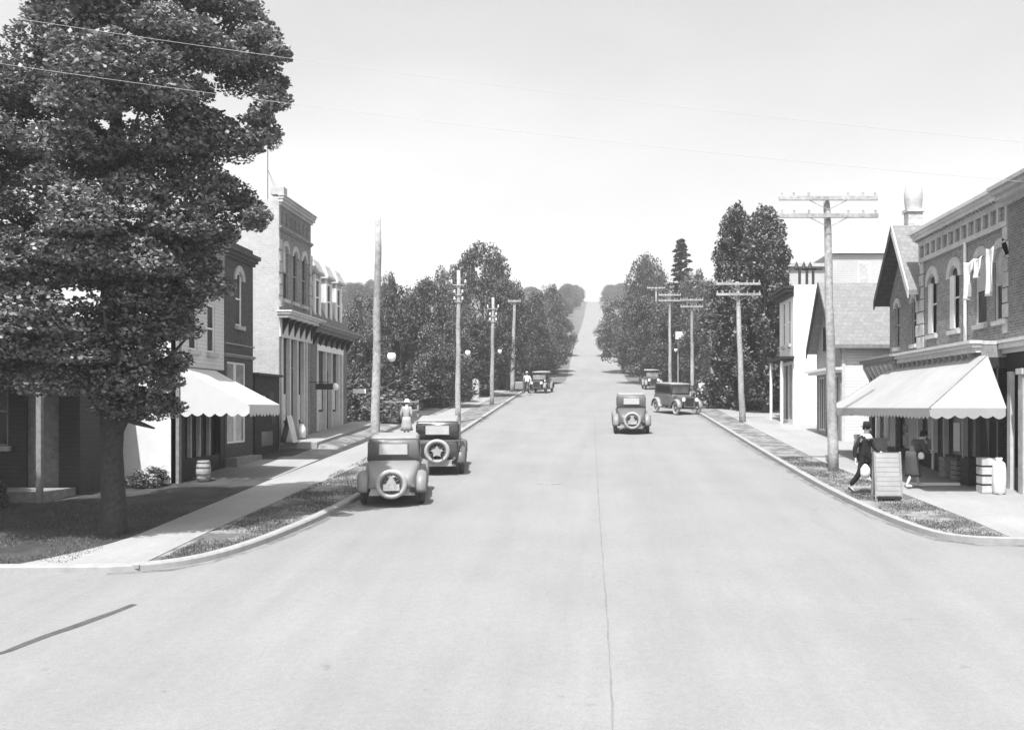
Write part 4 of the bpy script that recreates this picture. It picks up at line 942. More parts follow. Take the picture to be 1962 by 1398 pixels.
# ---------------------------------------------------------------- motor cars (front points to +y in their own space)
def loft(mb, secs, n=5):
    rings = []
    for (y, hwb, hwt, z0, z1, r) in secs:
        ring = []
        for cx, cz, a0, hw in ((1, 1, 0, hwt), (-1, 1, 90, hwt), (-1, 0, 180, hwb), (1, 0, 270, hwb)):
            rr = r if cz == 1 else r * .4
            for k in range(n):
                A = R(a0 + 90 * k / (n - 1)); ring.append((cx * (hw - rr) + rr * math.cos(A), y, (z1 - rr if cz else z0 + rr) + rr * math.sin(A)))
        rings.append(ring)
    m = len(rings[0]); vs = [p for r_ in rings for p in r_]
    fs = [(i * m + k, i * m + (k + 1) % m, (i + 1) * m + (k + 1) % m, (i + 1) * m + k) for i in range(len(rings) - 1) for k in range(m)]
    fs += [list(range(m)), [(len(rings) - 1) * m + k for k in range(m)]]
    mb.add(vs, fs); return mb
def wheel(par, x, y, z, r, axis, tm, rm, plate=False, name='wheel', dsc=False):
    wd = .06
    prof = [(r - .11, -wd), (r - .04, -wd - .01), (r, -wd * .6), (r, wd * .6), (r - .04, wd + .01), (r - .11, wd), (r - .11, -wd)]
    o = MB().lathe(prof, (x, y, z), axis, 28).build(name, tm, par, smooth=True)
    mb = MB(); mb.lathe([(r - .15, -.04), (r - .105, -.05), (r - .105, .05), (r - .15, .04), (r - .15, -.04)], (x, y, z), axis, 24)
    mb.lathe([(.001, -.08), (.06, -.07), (.08, -.03), (.08, .03), (.06, .07), (.001, .08)], (x, y, z), axis, 12)
    for k in range(12):
        a = 2 * math.pi * k / 12; c, s_ = math.cos(a), math.sin(a)
        f = (lambda q: (x, y + c * q, z + s_ * q)) if axis == 'x' else (lambda q: (x + c * q, y, z + s_ * q))
        mb.tube([f(.05), f(r - .13)], .016, 5)
    mb.build('spokes', rm, o)
    if plate:
        yy = y - .09
        if plate == 2:
            pts = []
            for k in range(10):
                a = math.pi / 2 + 2 * math.pi * k / 10; q = .19 if k % 2 == 0 else .11; pts.append((x + q * math.cos(a), z + q * math.sin(a) - .01))
            MB().prism([(a, yy, b) for a, b in pts], [(a, yy + .02, b) for a, b in pts]).build('hub_shield', M_tyrep, o)
        else:
            MB().prism([(x - .2, yy, z - .16), (x + .2, yy, z - .16), (x + .2, yy, z), (x - .2, yy, z)], [(x - .2, yy + .015, z - .16), (x + .2, yy + .015, z - .16), (x + .2, yy + .015, z), (x - .2, yy + .015, z)]).build('licence_plate', M_posterg, o)
            MB().prism([(x - .13, yy, z + .003), (x + .13, yy, z + .003), (x + .02, yy, z + .22), (x - .02, yy, z + .22)], [(x - .13, yy + .015, z + .003), (x + .13, yy + .015, z + .003), (x + .02, yy + .015, z + .22), (x - .02, yy + .015, z + .22)]).build('tyre_lock', M_tyrep, o)
    return o
def fender(par, x, yc, zc, r, a0, a1, m, wd=.30, tail=None, side=1):
    n = 16; vs = []; nc = 6
    pr = [(yc + r * math.cos(R(a0 + (a1 - a0) * i / n)), zc + r * math.sin(R(a0 + (a1 - a0) * i / n))) for i in range(n + 1)]
    if tail: pr = pr + tail
    for i, (y, z) in enumerate(pr):
        for j in range(nc + 1):
            u = j / nc; bulge = .045 * math.sin(math.pi * u) - .05 * (u if True else 0) ** 3
            if i < len(pr) - 1: ty, tz = pr[i + 1][0] - y, pr[i + 1][1] - z
            L_ = math.hypot(ty, tz) or 1; ny, nz = (-tz / L_, ty / L_); 
            if (ny * (y - yc) + nz * (z - zc)) < 0: ny, nz = -ny, -nz
            vs.append((x + side * (u - .5) * wd, y + ny * bulge, z + nz * bulge))
    mb = MB(); mb.add(vs, [(i * (nc + 1) + j, i * (nc + 1) + j + 1, (i + 1) * (nc + 1) + j + 1, (i + 1) * (nc + 1) + j) for i in range(len(pr) - 1) for j in range(nc)])
    o = mb.build('fender', m, par, smooth=True); s_ = o.modifiers.new('t', 'SOLIDIFY'); s_.thickness = .025; s_.offset = 0
    return o
def make_car(style, label, cat, bm_, topm, fm_, tyre=M_tyrep, spare=1, belt=False, roofm=None, name='motor_car', tyrew=M_tyre):
    t = thing(name, label, cat); H = 1.72 if style != 'touring' else 1.75
    roofm = roofm or topm
    cab0, cab1 = {'coupe': (-.95, .45), 'sedan': (-1.5, .5), 'touring': (-1.4, .5)}[style]
    # body tub
    mb = MB()
    if style == 'coupe': loft(mb, [(-1.74, .50, .44, .50, .70, .08), (-1.66, .58, .52, .46, .84, .12), (-1.35, .63, .60, .44, 1.02, .14), (cab0, .66, .66, .44, 1.13, .12), (.3, .66, .66, .42, 1.14, .1), (.55, .6, .58, .42, 1.12, .1)])
    else: loft(mb, [(-1.62, .60, .60, .50, 1.02, .1), (-1.55, .64, .64, .46, 1.12, .1), (.3, .66, .66, .42, 1.14, .08), (.55, .6, .58, .42, 1.12, .1)])
    body = mb.build('body', bm_, t, smooth=True, bevel=0)
    mb = MB(); loft(mb, [(.55, .5, .46, .5, 1.10, .12), (1.0, .42, .38, .5, 1.06, .12), (1.5, .34, .32, .5, 1.02, .12)]); mb.build('bonnet', bm_, t, smooth=True)
    mb = MB(); loft(mb, [(1.5, .34, .33, .42, 1.06, .1), (1.58, .34, .33, .42, 1.06, .1)]); rd = mb.build('radiator', M_metal, t); MB().box(-.26, .26, 1.575, 1.59, .5, .96).build('grille', M_iron, rd)
    # cabin
    if style != 'touring':
        mb = MB(); loft(mb, [(cab0, .655, .62, 1.12, H - .05, .06), (cab0 + .12, .66, .63, 1.12, H, .08), (cab1 - .1, .64, .62, 1.12, H, .08), (cab1, .62, .60, 1.10, H - .04, .05)]); cb = mb.build('cabin', topm, t, smooth=True)
        f = FY(cab0, -1)
        o = MB().bf(f, -.38, .38, 1.27, 1.60, .003, .015).build('rear_window', topm, cb, bevel=.005); MB().bf(f, -.35, .35, 1.295, 1.575, .0155, .02).build('pane', mat('bright_rear_pane', .42, .2, .1, 3, spec=.8), o)
        for s_ in (-1, 1):
            f = FX(s_ * .648, s_); n_ = 1 if style == 'coupe' else 3
            for k in range(n_):
                a = cab0 + .25 + (cab1 - cab0 - .4) * k / n_; b = cab0 + .25 + (cab1 - cab0 - .4) * (k + .85) / n_
                MB().bf(f, a, b, 1.2, 1.58, .001, .012).build('side_window', M_glass, cb)
        MB().bf(FY(cab1, 1), -.52, .52, 1.2, 1.6, .003, .01).build('windscreen', M_glassp, cb)
        mb = MB(); loft(mb, [(cab0 + .02, .60, .56, H - .03, H + .02, .02), (cab0 + .3, .62, .58, H - .02, H + .045, .03), (cab1 - .2, .62, .58, H - .02, H + .045, .03), (cab1 + .1, .6, .56, H - .04, H + .03, .03)]); mb.build('roof', roofm, cb, smooth=True)
        MB().prism([(-.6, cab1 + .0, H - .04), (.6, cab1, H - .04), (.6, cab1 + .2, H - .1), (-.6, cab1 + .2, H - .1)], [(-.6, cab1, H - .01), (.6, cab1, H - .01), (.6, cab1 + .2, H - .07), (-.6, cab1 + .2, H - .07)]).build('visor', topm, cb)
    else:
        mb = MB(); loft(mb, [(-1.5, .6, .5, H - .14, H - .02, .05), (-1.1, .64, .6, H - .1, H + .05, .06), (.6, .64, .6, H - .06, H + .03, .05)]); mb.build('folding_top', roofm, t, smooth=True)
        mb = MB()
        for x in (-.58, .58):
            for y in (-1.3, -.3, .55): mb.tube([(x, y, 1.1), (x, y + .05, H - .08)], .02, 6)
        mb.build('top_irons', M_iron, t); MB().box(-.55, .55, .55, .57, 1.12, 1.5).build('windscreen', M_glassp, t)
        MB().box(-.55, .55, -.95, -.75, .9, 1.3).build('seat', M_ctop, t)
    if belt:
        mb = MB(); mb.box(-.665, .665, cab0 - .13, cab0 - .11, 1.10, 1.135); mb.box(-.668, -.66, cab0 - .1, cab1, 1.10, 1.135); mb.box(.66, .668, cab0 - .1, cab1, 1.10, 1.135); mb.build('belt_moulding', M_metal, body)
    for s_ in (-1, 1):
        f = FX(s_ * .662, s_)
        d = MB().bf(f, -.5, .3, .55, 1.08, .002, .01).build('door', bm_, body); MB().bf(f, .15, .27, .98, 1.01, .012, .04).build('handle', M_metal, d)
        wheel(t, s_ * .72, -1.12, .37, .37, 'x', tyrew, M_mwood); wheel(t, s_ * .70, 1.28, .37, .37, 'x', tyrew, M_mwood)
        fender(t, s_ * .715, -1.12, .40, .45, 185, 15, fm_, .27, [(-.60, .42), (-.5, .34)], s_)
        fender(t, s_ * .70, 1.28, .40, .45, 0, 160, fm_, .27, [(.72, .42), (.6, .34)], s_)
        MB().box(min(s_ * .58, s_ * .83), max(s_ * .58, s_ * .83), -.55, .68, .31, .345).build('running_board', M_ctop, t)
        o = MB().lathe([(.001, -.1), (.07, -.07), (.11, .02), (.115, .05)], (s_ * .42, 1.6, .88), 'y', 16).build('headlamp', bm_, t, smooth=True)
        MB().lathe([(.112, .05), (.001, .055)], (s_ * .42, 1.6, .88), 'y', 16).build('lens', M_globe, o)
    mb = MB(); mb.tube([(-.68, -1.12, .37), (.68, -1.12, .37)], .045, 8); mb.lathe([(.001, -.16), (.1, -.1), (.14, 0), (.1, .1), (.001, .16)], (0, -1.12, .37), 'y', 12); mb.tube([(-.66, 1.28, .35), (.66, 1.28, .35)], .03, 6); mb.build('axles', M_iron, t)
    MB().box(-.42, .42, -1.6, 1.4, .36, .44).build('chassis', M_iron, t)
    yb = -1.70
    mb = MB(); mb.prism([(-.56, yb, .30), (.56, yb, .30), (.5, yb, .5), (-.5, yb, .5)], [(-.56, yb + .05, .30), (.56, yb + .05, .30), (.5, yb + .08, .5), (-.5, yb + .08, .5)]); mb.build('rear_apron', mat('dusty_apron', 0.3, .7, .15, 8), t)
    mb = MB(); mb.tube([(-.1, -1.72, .66), (-.16, -1.84, .6)], .02, 5); mb.tube([(.1, -1.72, .66), (.16, -1.84, .6)], .02, 5); mb.build('spare_carrier', M_iron, t)
    zs = .62 if style == 'coupe' else .78; ys = -1.84 if style == 'coupe' else -1.73
    wheel(t, 0, ys, zs, .385, 'y', tyre, mat('wood_spokes', .1, .7, .2), spare, 'spare_wheel')
    o = MB().lathe([(.001, -.05), (.035, -.04), (.04, .04)], (.52, -1.78, .56), 'y', 10).build('tail_lamp', M_metal, t)
    MB().box(.44, .6, -1.76, -1.745, .38, .5).build('plate_bracket', M_iron, t)
    return t
PITCH = math.atan(SL)
def park(t, px, py, yaw=0, X=None, back=1.12):
    Y = 7410.0 / (py - 664) + back
    t.location = (wx(px, Y - back) if X is None else X, Y, g(Y) + .012); t.rotation_euler = (PITCH, 0, yaw)
# heading up the street
c1 = make_car('coupe', 'grey coupe with round spare wheel, parked nearest at the left kerb', 'car', M_cgrey, M_cmid, M_cgrey, spare=1, roofm=M_ctopp); park(c1, 741, 965, R(8)); c1.scale = (.98, .98, .93)
c2 = make_car('sedan', 'black sedan with pale spare wheel, parked ahead of the grey coupe', 'car', M_cblack, M_cblack, M_cmid, spare=2, belt=True, roofm=M_ctopp); park(c2, 832, 907, R(6)); c2.scale = (1, 1, .95)
c3 = make_car('coupe', 'dusty grey coupe driving alone in the middle of the street', 'car', M_cmid, M_cmid, M_cgrey, spare=1, roofm=M_ctopp); park(c3, 1210, 830, 0)
c4 = make_car('sedan', 'dark sedan facing the camera at an angle by the right kerb', 'car', M_cmid, M_cblack, M_cgrey, spare=0, roofm=M_ctopp, tyrew=M_tyrep); park(c4, 1298, 794, R(180 + 24)); c4.rotation_euler[0] = -PITCH
c5 = make_car('touring', 'pale-topped touring car facing the camera behind the far dark sedan', 'car', M_cmid, M_ctopp, M_cgrey, spare=0, roofm=M_ctopp); park(c5, 1250, 746, R(183)); c5.rotation_euler[0] = -PITCH
c6 = make_car('touring', 'open touring car far up the street by the left kerb', 'car', M_cblack, M_ctopp, M_cgrey, spare=0, roofm=M_ctopp); park(c6, 1035, 753, R(180 - 10)); c6.rotation_euler[0] = -PITCH

# ---------------------------------------------------------------- people
def skin(name, V, E, Rr, m, par, sub=2, root=0):
    me = bpy.data.meshes.new(name); me.from_pydata(V, E, []); me.materials.append(m)
    o = bpy.data.objects.new(name, me); C.objects.link(o); o.parent = par
    sm = o.modifiers.new('skin', 'SKIN'); sm.use_smooth_shade = True
    sv = me.skin_vertices[0].data if me.skin_vertices else None
    if sv is None:
        bm = bmesh.new(); bm.from_mesh(me); ly = bm.verts.layers.skin.verify(); bm.to_mesh(me); bm.free(); sv = me.skin_vertices[0].data
    for i, r_ in enumerate(Rr):
        rr = r_ if hasattr(r_, '__len__') else (r_, r_); sv[i].radius = rr; sv[i].use_root = (i == root)
    s_ = o.modifiers.new('sub', 'SUBSURF'); s_.levels = sub; s_.render_levels = sub
    return o
def person(label, loc, rz, J, coat=M_cloth, legs=M_cloth, hat=M_cloth, hair=M_iron, skirt=None, sc_=1.0, lean=0, shoes=M_iron, collar=None, hatstyle='fedora', grp=None):
    t = thing('person', label, 'person', loc, grp)
    V = []; E = []; Rr = []
    def v(p, r_, prev=None):
        V.append(p); Rr.append(r_)
        if prev is not None: E.append((prev, len(V) - 1))
        return len(V) - 1
    pel = v(J['pel'], (.13, .10)); wa = v(J['wa'], (.13, .10), pel); ch = v(J['ch'], (.155, .11), wa); nk = v(J['nk'], .052, ch)
    hb = v(J['hb'], (.068, .075), nk); hd = v(J['hd'], (.075, .092), hb); ht = v((J['hd'][0], J['hd'][1] - .01, J['hd'][2] + .09), (.05, .06), hd)
    for s_ in ('l', 'r'):
        sx = -1 if s_ == 'l' else 1
        sh = v(J['sh' + s_], .055, ch); el = v(J['el' + s_], .042, sh); wr = v(J['wr' + s_], .028, el)
        d = (Vector(J['wr' + s_]) - Vector(J['el' + s_])).normalized(); side = d.cross(Vector((0, 1, 0)) if abs(d.y) < .8 else Vector((1, 0, 0))).normalized()
        pm = v(tuple(Vector(J['wr' + s_]) + d * .06), (.034, .018), wr)
        for k, (o_, ln) in enumerate(((-.028, .075), (-.010, .085), (.010, .08), (.028, .062))):
            a = v(tuple(Vector(J['wr' + s_]) + d * .10 + side * o_), .009, pm); b = v(tuple(Vector(V[a]) + d * ln * .5 + Vector((0, .012, -.006))), .009, a); v(tuple(Vector(V[b]) + d * ln * .4 + Vector((0, .02, -.01))), .008, b)
        a = v(tuple(Vector(J['wr' + s_]) + d * .05 + side * -.045 * sx), .010, pm); v(tuple(Vector(V[a]) + d * .04 + Vector((0, .015, 0))), .009, a)
        hp = v(J['hp' + s_], .085, pel); kn = v(J['kn' + s_], .055, hp); an = v(J['an' + s_], .037, kn); fw = Vector(J.get('toe' + s_, (J['an' + s_][0], J['an' + s_][1] + .16, J['an' + s_][2] - .05))); v(tuple(fw), (.038, .022), an)
    body = skin('body', V, E, Rr, M_skin, t)
    # face
    hx, hy, hz = J['hd']
    mb = MB(); mb.lathe([(.001, -.012), (.013, 0), (.001, .012)], (hx, hy + .098, hz - .015), n=8); mb.prism([(hx - .012, hy + .085, hz - .045), (hx + .012, hy + .085, hz - .045), (hx, hy + .118, hz - .04)], [(hx - .006, hy + .085, hz + .01), (hx + .006, hy + .085, hz + .01), (hx, hy + .095, hz + .01)]); mb.build('nose', M_skin, t) if False else None
    q = MB().prism([(hx - .016, hy + .08, hz - .05), (hx + .016, hy + .08, hz - .05), (hx, hy + .118, hz - .045)], [(hx - .006, hy + .08, hz + .005), (hx + .006, hy + .08, hz + .005), (hx, hy + .096, hz + .005)])
    mb = q; off = Vector(loc)
    def loc_build(mb, name, m, smooth=False, par=t):
        mb.v = [(a + off.x, b + off.y, c + off.z) for a, b, c in mb.v]; return mb.build(name, m, par, smooth=smooth)
    loc_build(mb, 'nose', M_skin)
    for sx in (-1, 1):
        loc_build(MB().lathe([(.001, -.009), (.011, 0), (.001, .009)], (hx + sx * .03, hy + .084, hz - .002), n=8), 'eye', M_iron)
        loc_build(MB().lathe([(.001, -.03), (.012, -.015), (.014, .01), (.001, .03)], (hx + sx * .082, hy - .005, hz - .015), n=8), 'ear', M_skin)
    loc_build(MB().box(hx - .024, hx + .024, hy + .078, hy + .09, hz - .078, hz - .070), 'mouth', M_mwood)
    loc_build(MB().lathe([(.088, -.04), (.096, .0), (.092, .05), (.06, .1), (.001, .115)], (hx, hy - .018, hz), n=16), 'hair', hair, True)
    # clothing
    V = []; E = []; Rr = []
    pel = v(J['pel'], (.165, .13)); wa = v(J['wa'], (.15, .12), pel); ch = v(J['ch'], (.18, .125), wa); v(tuple(Vector(J['ch']).lerp(Vector(J['nk']), .75)), (.075, .07), ch)
    if not skirt: 
        for s_ in ('l', 'r'): a = v(tuple(Vector(J['hp' + s_]).lerp(Vector(J['kn' + s_]), .42)), (.115, .11), pel)
    for s_ in ('l', 'r'):
        sh = v(J['sh' + s_], .078, ch); el = v(J['el' + s_], .06, sh); wr = v(J['wr' + s_], .045, el)
    skin('coat', V, E, Rr, coat, t)
    if skirt:
        px, py, pz = J['pel']; n = 24; mb = MB(); prof = skirt; vs = []
        for (r_, z) in prof:
            for k in range(n):
                a = 2 * math.pi * k / n; q = r_ * (1 + .06 * math.sin(a * 7) * (1 - (z - prof[-1][1]) / (pz - prof[-1][1] + 1e-3))); vs.append((px + q * math.cos(a), py * (z / pz) + q * .8 * math.sin(a), z))
        mb.add(vs, [(i * n + k, i * n + (k + 1) % n, (i + 1) * n + (k + 1) % n, (i + 1) * n + k) for i in range(len(prof) - 1) for k in range(n)])
        o = loc_build(mb, 'skirt', coat, True); s_ = o.modifiers.new('t', 'SOLIDIFY'); s_.thickness = .012
    else:
        V = []; E = []; Rr = []; pel = v(J['pel'], (.14, .11))
        for s_ in ('l', 'r'):
            hp = v(J['hp' + s_], .10, pel); kn = v(J['kn' + s_], .078, hp); v(tuple(Vector(J['kn' + s_]).lerp(Vector(J['an' + s_]), .92)), .062, kn)
        skin('trousers', V, E, Rr, legs, t)
    for s_ in ('l', 'r'):
        a = Vector(J['an' + s_]); b = Vector(J.get('toe' + s_, (a.x, a.y + .16, a.z - .05)))
        V = []; E = []; Rr = []; i = v(tuple(a + (a - b).normalized() * .03 + Vector((0, 0, -.03))), .045); j = v(tuple(a.lerp(b, .5) + Vector((0, 0, -.012))), (.045, .036), i); v(tuple(b), (.044, .026), j); skin('shoe', V, E, Rr, shoes, t)
    if hatstyle == 'fedora':
        mb = MB(); mb.lathe([(.15, .055), (.155, .045), (.09, .05), (.095, .06), (.09, .14), (.06, .165), (.001, .155)], (hx, hy - .005, hz), n=20); loc_build(mb, 'hat', hat, True)
    elif hatstyle == 'cloche':
        mb = MB(); mb.lathe([(.125, .0), (.105, .02), (.102, .07), (.08, .12), (.04, .145), (.001, .15)], (hx, hy - .01, hz), n=20); loc_build(mb, 'hat', hat, True)
    if collar: loc_build(MB().lathe([(.075, .03), (.11, .02), (.16, -.05), (.165, -.1), (.12, -.09)], (J['nk'][0], J['nk'][1], J['nk'][2] - .02), n=16), 'collar', collar, True)
    t.rotation_euler = (0, 0, rz); t.scale = (sc_,) * 3
    return t
walk = dict(pel=(0, 0, .92), wa=(0, .01, 1.08), ch=(0, .03, 1.30), nk=(0, .04, 1.47), hb=(0, .07, 1.55), hd=(0, .07, 1.62),
            shl=(-.19, .03, 1.38), ell=(-.24, .16, 1.14), wrl=(-.20, .34, 1.02), shr=(.19, .02, 1.38), elr=(.26, -.14, 1.13), wrr=(.26, -.12, .88),
            hpl=(-.09, 0, .90), knl=(-.09, .16, .50), anl=(-.08, .34, .09), hpr=(.09, 0, .90), knr=(.09, -.08, .50), anr=(.08, -.36, .16), toer=(.08, -.24, .035), toel=(-.08, .50, .045))
stand = dict(pel=(0, 0, .90), wa=(0, .01, 1.06), ch=(0, .02, 1.28), nk=(0, .03, 1.45), hb=(0, .05, 1.53), hd=(0, .055, 1.60),
             shl=(-.17, .02, 1.36), ell=(-.23, -.02, 1.10), wrl=(-.24, .10, .88), shr=(.17, .02, 1.36), elr=(.22, -.03, 1.10), wrr=(.22, .09, .88),
             hpl=(-.09, 0, .88), knl=(-.09, .04, .48), anl=(-.09, 0, .08), hpr=(.09, 0, .88), knr=(.09, -.02, .48), anr=(.09, -.08, .09))
stoop = dict(pel=(0, -.05, .86), wa=(0, .03, 1.0), ch=(0, .14, 1.17), nk=(0, .24, 1.29), hb=(0, .30, 1.34), hd=(0, .33, 1.40),
             shl=(-.17, .15, 1.24), ell=(-.2, .22, .98), wrl=(-.10, .42, .98), shr=(.17, .15, 1.24), elr=(.2, .22, .98), wrr=(.08, .44, .96),
             hpl=(-.09, -.05, .86), knl=(-.09, .12, .48), anl=(-.09, .22, .09), hpr=(.09, -.05, .86), knr=(.09, -.05, .48), anr=(.09, -.26, .09))
def at(px, Y, dz=.125): return (wx(px, Y), Y, g(Y) + dz)
man = person('man in dark coat and hat striding past the sandwich board', at(1656, 25.55), R(-128), walk, collar=M_clothw, sc_=1.04)
mb = MB(); p0 = Vector(at(1660, 25.55))
def loosebox(name, label, cat, X, Y, z, sx, sy, sz, m, bev=.01, rz=0, grp=None):
    t = MB().box(X - sx / 2, X + sx / 2, Y - sy / 2, Y + sy / 2, z, z + sz).build(name, m, None, bevel=bev); return tag(t, label, cat, grp)
# the pale cloth bag he carries
mb = MB(); mb.lathe([(.001, 0), (.09, .02), (.13, .12), (.12, .25), (.06, .33), (.03, .36), (.001, .36)], (0, 0, 0), n=14)
bag = mb.build('carrier_bag', M_clothw, None, smooth=True); bag.location = (wx(1657, 25.3), 25.25, g(25.3) + .55); bag.scale = (1, .6, 1); tag(bag, 'pale cloth bag carried low by the striding man', 'bag')
wom = person('stooping woman in long dark coat and pale fur collar under the wide awning', at(1750, 26.6), R(-75), stoop, coat=M_cloth2, skirt=[(.17, .98), (.20, .8), (.22, .6), (.23, .4), (.24, .3)], hatstyle='cloche', collar=M_fur, shoes=M_clothw)
hb_ = MB().lathe([(.001, 0), (.07, .01), (.09, .08), (.07, .16), (.02, .19), (.001, .19)], (0, 0, 0), n=12).build('handbag', M_clothw, None, smooth=True)
hb_.location = (wx(1766, 26.4), 26.45, g(26.5) + .9); hb_.scale = (1, .5, 1); tag(hb_, 'small pale handbag held out by the stooping woman', 'bag')
person('woman in white dress walking up the left sidewalk beyond the coupe', at(779, 39.8), R(-10), stand, coat=mat('pale_dress', .27, .95, .08, 10), skirt=[(.16, 1.0), (.19, .8), (.23, .6), (.26, .42)], hatstyle='cloche', hat=M_clothw, sc_=.97)
person('man in pale shirt and dark trousers beside the far dark sedan', at(1345, 64), R(160), stand, coat=M_clothw, legs=M_cloth, hatstyle='none', sc_=1.0)
person('distant man in white shirt near the open touring car', at(1010, 80), R(30), walk, coat=M_clothw, legs=M_cloth2, hatstyle='fedora', hat=M_clothw, sc_=1.0)

# ---------------------------------------------------------------- street things
def sandwich_board():
    Y = 24.4; X0, X1 = wx(1679, Y), wx(1728, Y); z = g(Y) + .11
    t = thing('sandwich_board', 'pale plank sandwich board on legs standing on the right kerb verge', 'sign board', ((X0 + X1) / 2, Y, z))
    for s_, nm in ((0, 'front_panel'), (.38, 'rear_panel')):
        y0, y1 = Y + s_, Y + .19 + (s_ - .19) * .1; a = [(X0, y0, z + .12), (X1, y0, z + .12), (X1, y1, z + 1.18), (X0, y1, z + 1.18)]
        MB().prism(a, [(p[0], p[1] + .025, p[2]) for p in a]).build(nm, mat('board_face', .25, .85, .16, 3, .3, 30, kind='siding', var2=.1), t)
    for x in (X0, X1):
        for s_ in (0, .38):
            y0, y1 = Y + s_, Y + .19 + (s_ - .19) * .1
            MB().prism([(x - .025, y0 - .02, z), (x + .025, y0 - .02, z), (x + .025, y0 + .03, z), (x - .025, y0 + .03, z)], [(x - .025, y1 - .02, z + 1.2), (x + .025, y1 - .02, z + 1.2), (x + .025, y1 + .03, z + 1.2), (x - .025, y1 + .03, z + 1.2)]).build('leg', M_mwood, t)
    MB().box(X0, X1, Y - .025, Y - .0, z + .06, z + .10).build('bottom_rail', M_dwood, t)
sandwich_board()
def barrel(X, Y, s, label, m=M_stone):
    z = g(Y) + .12; t = thing('barrel', label, 'barrel', (X, Y, z))
    MB().lathe([(.001, 0), (.17 * s, 0), (.2 * s, .15 * s), (.215 * s, .3 * s), (.2 * s, .45 * s), (.17 * s, .6 * s), (.155 * s, .6 * s), (.155 * s, .57 * s), (.001, .57 * s)], (X, Y, z), n=20).build('staves', m, t, smooth=False)
    for h, r_ in ((.06, .185), (.2, .211), (.4, .211), (.54, .187)): MB().lathe([(r_ * s, h * s - .018), (r_ * s + .006, h * s - .018), (r_ * s + .006, h * s + .018), (r_ * s, h * s + .018)], (X, Y, z), n=20).build('hoop', M_metal, t)
barrel(wx(390, 28.0), 28.0, .95, 'pale wooden barrel standing under the left awning')
def milkcan(X, Y, z, label):
    t = thing('milk_can', label, 'milk can', (X, Y, z))
    MB().lathe([(.001, 0), (.15, 0), (.155, .35), (.09, .48), (.08, .56), (.001, .56)], (X, Y, z), n=18).build('can', M_white, t, smooth=True)
    MB().lathe([(.1, .54), (.11, .57), (.09, .6), (.001, .61)], (X, Y, z), n=18).build('lid', M_metal, t)
milkcan(wx(578, 38.2), 38.2, 2.74, 'white milk can at the door of the tall narrow brick shop')
def leanboard():
    t = thing('folding_sign', 'pale folding board sign standing by the dark shed corner', 'sign board', (wx(546, 36.8), 36.8, g(36.8)))
    X = wx(540, 36.5); z = 2.6
    for s_ in (0, .5):
        a = [(X + s_ * .9, 36.3, z), (X + s_ * .9, 36.9, z), (X + .22, 36.9, z + 1.0), (X + .22, 36.3, z + 1.0)]
        MB().prism(a, [(p[0] + .03, p[1], p[2]) for p in a]).build('panel', M_trim if s_ else M_dwood, t)
leanboard()
# goods outside the right-hand shop
def crate(X, Y, w_, d_, h, label, m=M_mwood, z=None, cat='crate', fill=M_dwood):
    z = g(Y) + .12 if z is None else z; t = thing('crate', label, cat, (X, Y, z), None)
    mb = MB(); n = 4
    for k in range(n):
        z0 = z + h * k / n; z1 = z + h * (k + .8) / n
        mb.box(X - w_ / 2, X + w_ / 2, Y - d_ / 2, Y - d_ / 2 + .015, z0, z1); mb.box(X - w_ / 2, X + w_ / 2, Y + d_ / 2 - .015, Y + d_ / 2, z0, z1)
        mb.box(X - w_ / 2, X - w_ / 2 + .015, Y - d_ / 2 + .016, Y + d_ / 2 - .016, z0, z1); mb.box(X + w_ / 2 - .015, X + w_ / 2, Y - d_ / 2 + .016, Y + d_ / 2 - .016, z0, z1)
    mb.build('slats', m, t); MB().box(X - w_ / 2 + .03, X + w_ / 2 - .03, Y - d_ / 2 + .03, Y + d_ / 2 - .03, z + .01, z + h * .9).build('contents', fill, t)
    return t
crate(wx(1890, 25.7), 25.75, .34, .4, .95, 'upright slatted crate of dark bottles beside the white sack', M_stone)
def sack(X, Y, r_, h, label, m=M_clothw):
    z = g(Y) + .12; mb = MB(); n = 20; vs = []
    pr = [(.8, 0), (1.0, .08), (1.0, .4), (.95, .7), (.8, .86), (.4, .92), (.5, 1.0), (.1, 1.0)]
    for q, (r0, hh) in enumerate(pr):
        for k in range(n):
            a = 2 * math.pi * k / n; w_ = r_ * r0 * (1 + .03 * math.sin(3 * a + q)) * max(abs(math.cos(a)), abs(math.sin(a))) ** -.6 * .9; vs.append((X + w_ * math.cos(a), Y + w_ * .85 * math.sin(a), z + h * hh + .015 * math.sin(5 * a)))
    mb.add(vs, [(i * n + k, i * n + (k + 1) % n, (i + 1) * n + (k + 1) % n, (i + 1) * n + k) for i in range(len(pr) - 1) for k in range(n)]); mb.f.append([(len(pr) - 1) * n + k for k in range(n)])
    tag(mb.build('sack', m, None, smooth=True), label, 'sack')
sack(wx(1914, 25.5), 25.5, .19, .92, 'tall white sack at the near end of the shop goods')
crate(wx(1850, 28.3), 28.3, .7, .5, .55, 'low dark crate under the posters, third from the white sack')
crate(wx(1823, 28.8), 28.9, .5, .5, .6, 'grey crate with pale end between the woman and the low dark crate', M_mwood, fill=M_mwood)
crate(wx(1868, 27.2), 27.2, .6, .6, .75, 'large dark crate right behind the slatted bottle crate', M_dwood)
crate(wx(1697, 31.5), 34.2, .5, .4, .8, 'small display crate with pale cards behind the striding man', M_trim, fill=M_white)
crate(wx(1716, 31.5), 33.4, .5, .4, .75, 'pale display crate between the striding man and the woman', M_trim, fill=M_poster)
MB_ = MB().box(wx(1740, 27.2), wx(1832, 27.4), 27.1, 27.22, g(27) + .12, g(27) + .19); tag(MB_.build('plank', M_white, None), 'white plank lying on the pavement under the wide awning', 'plank')
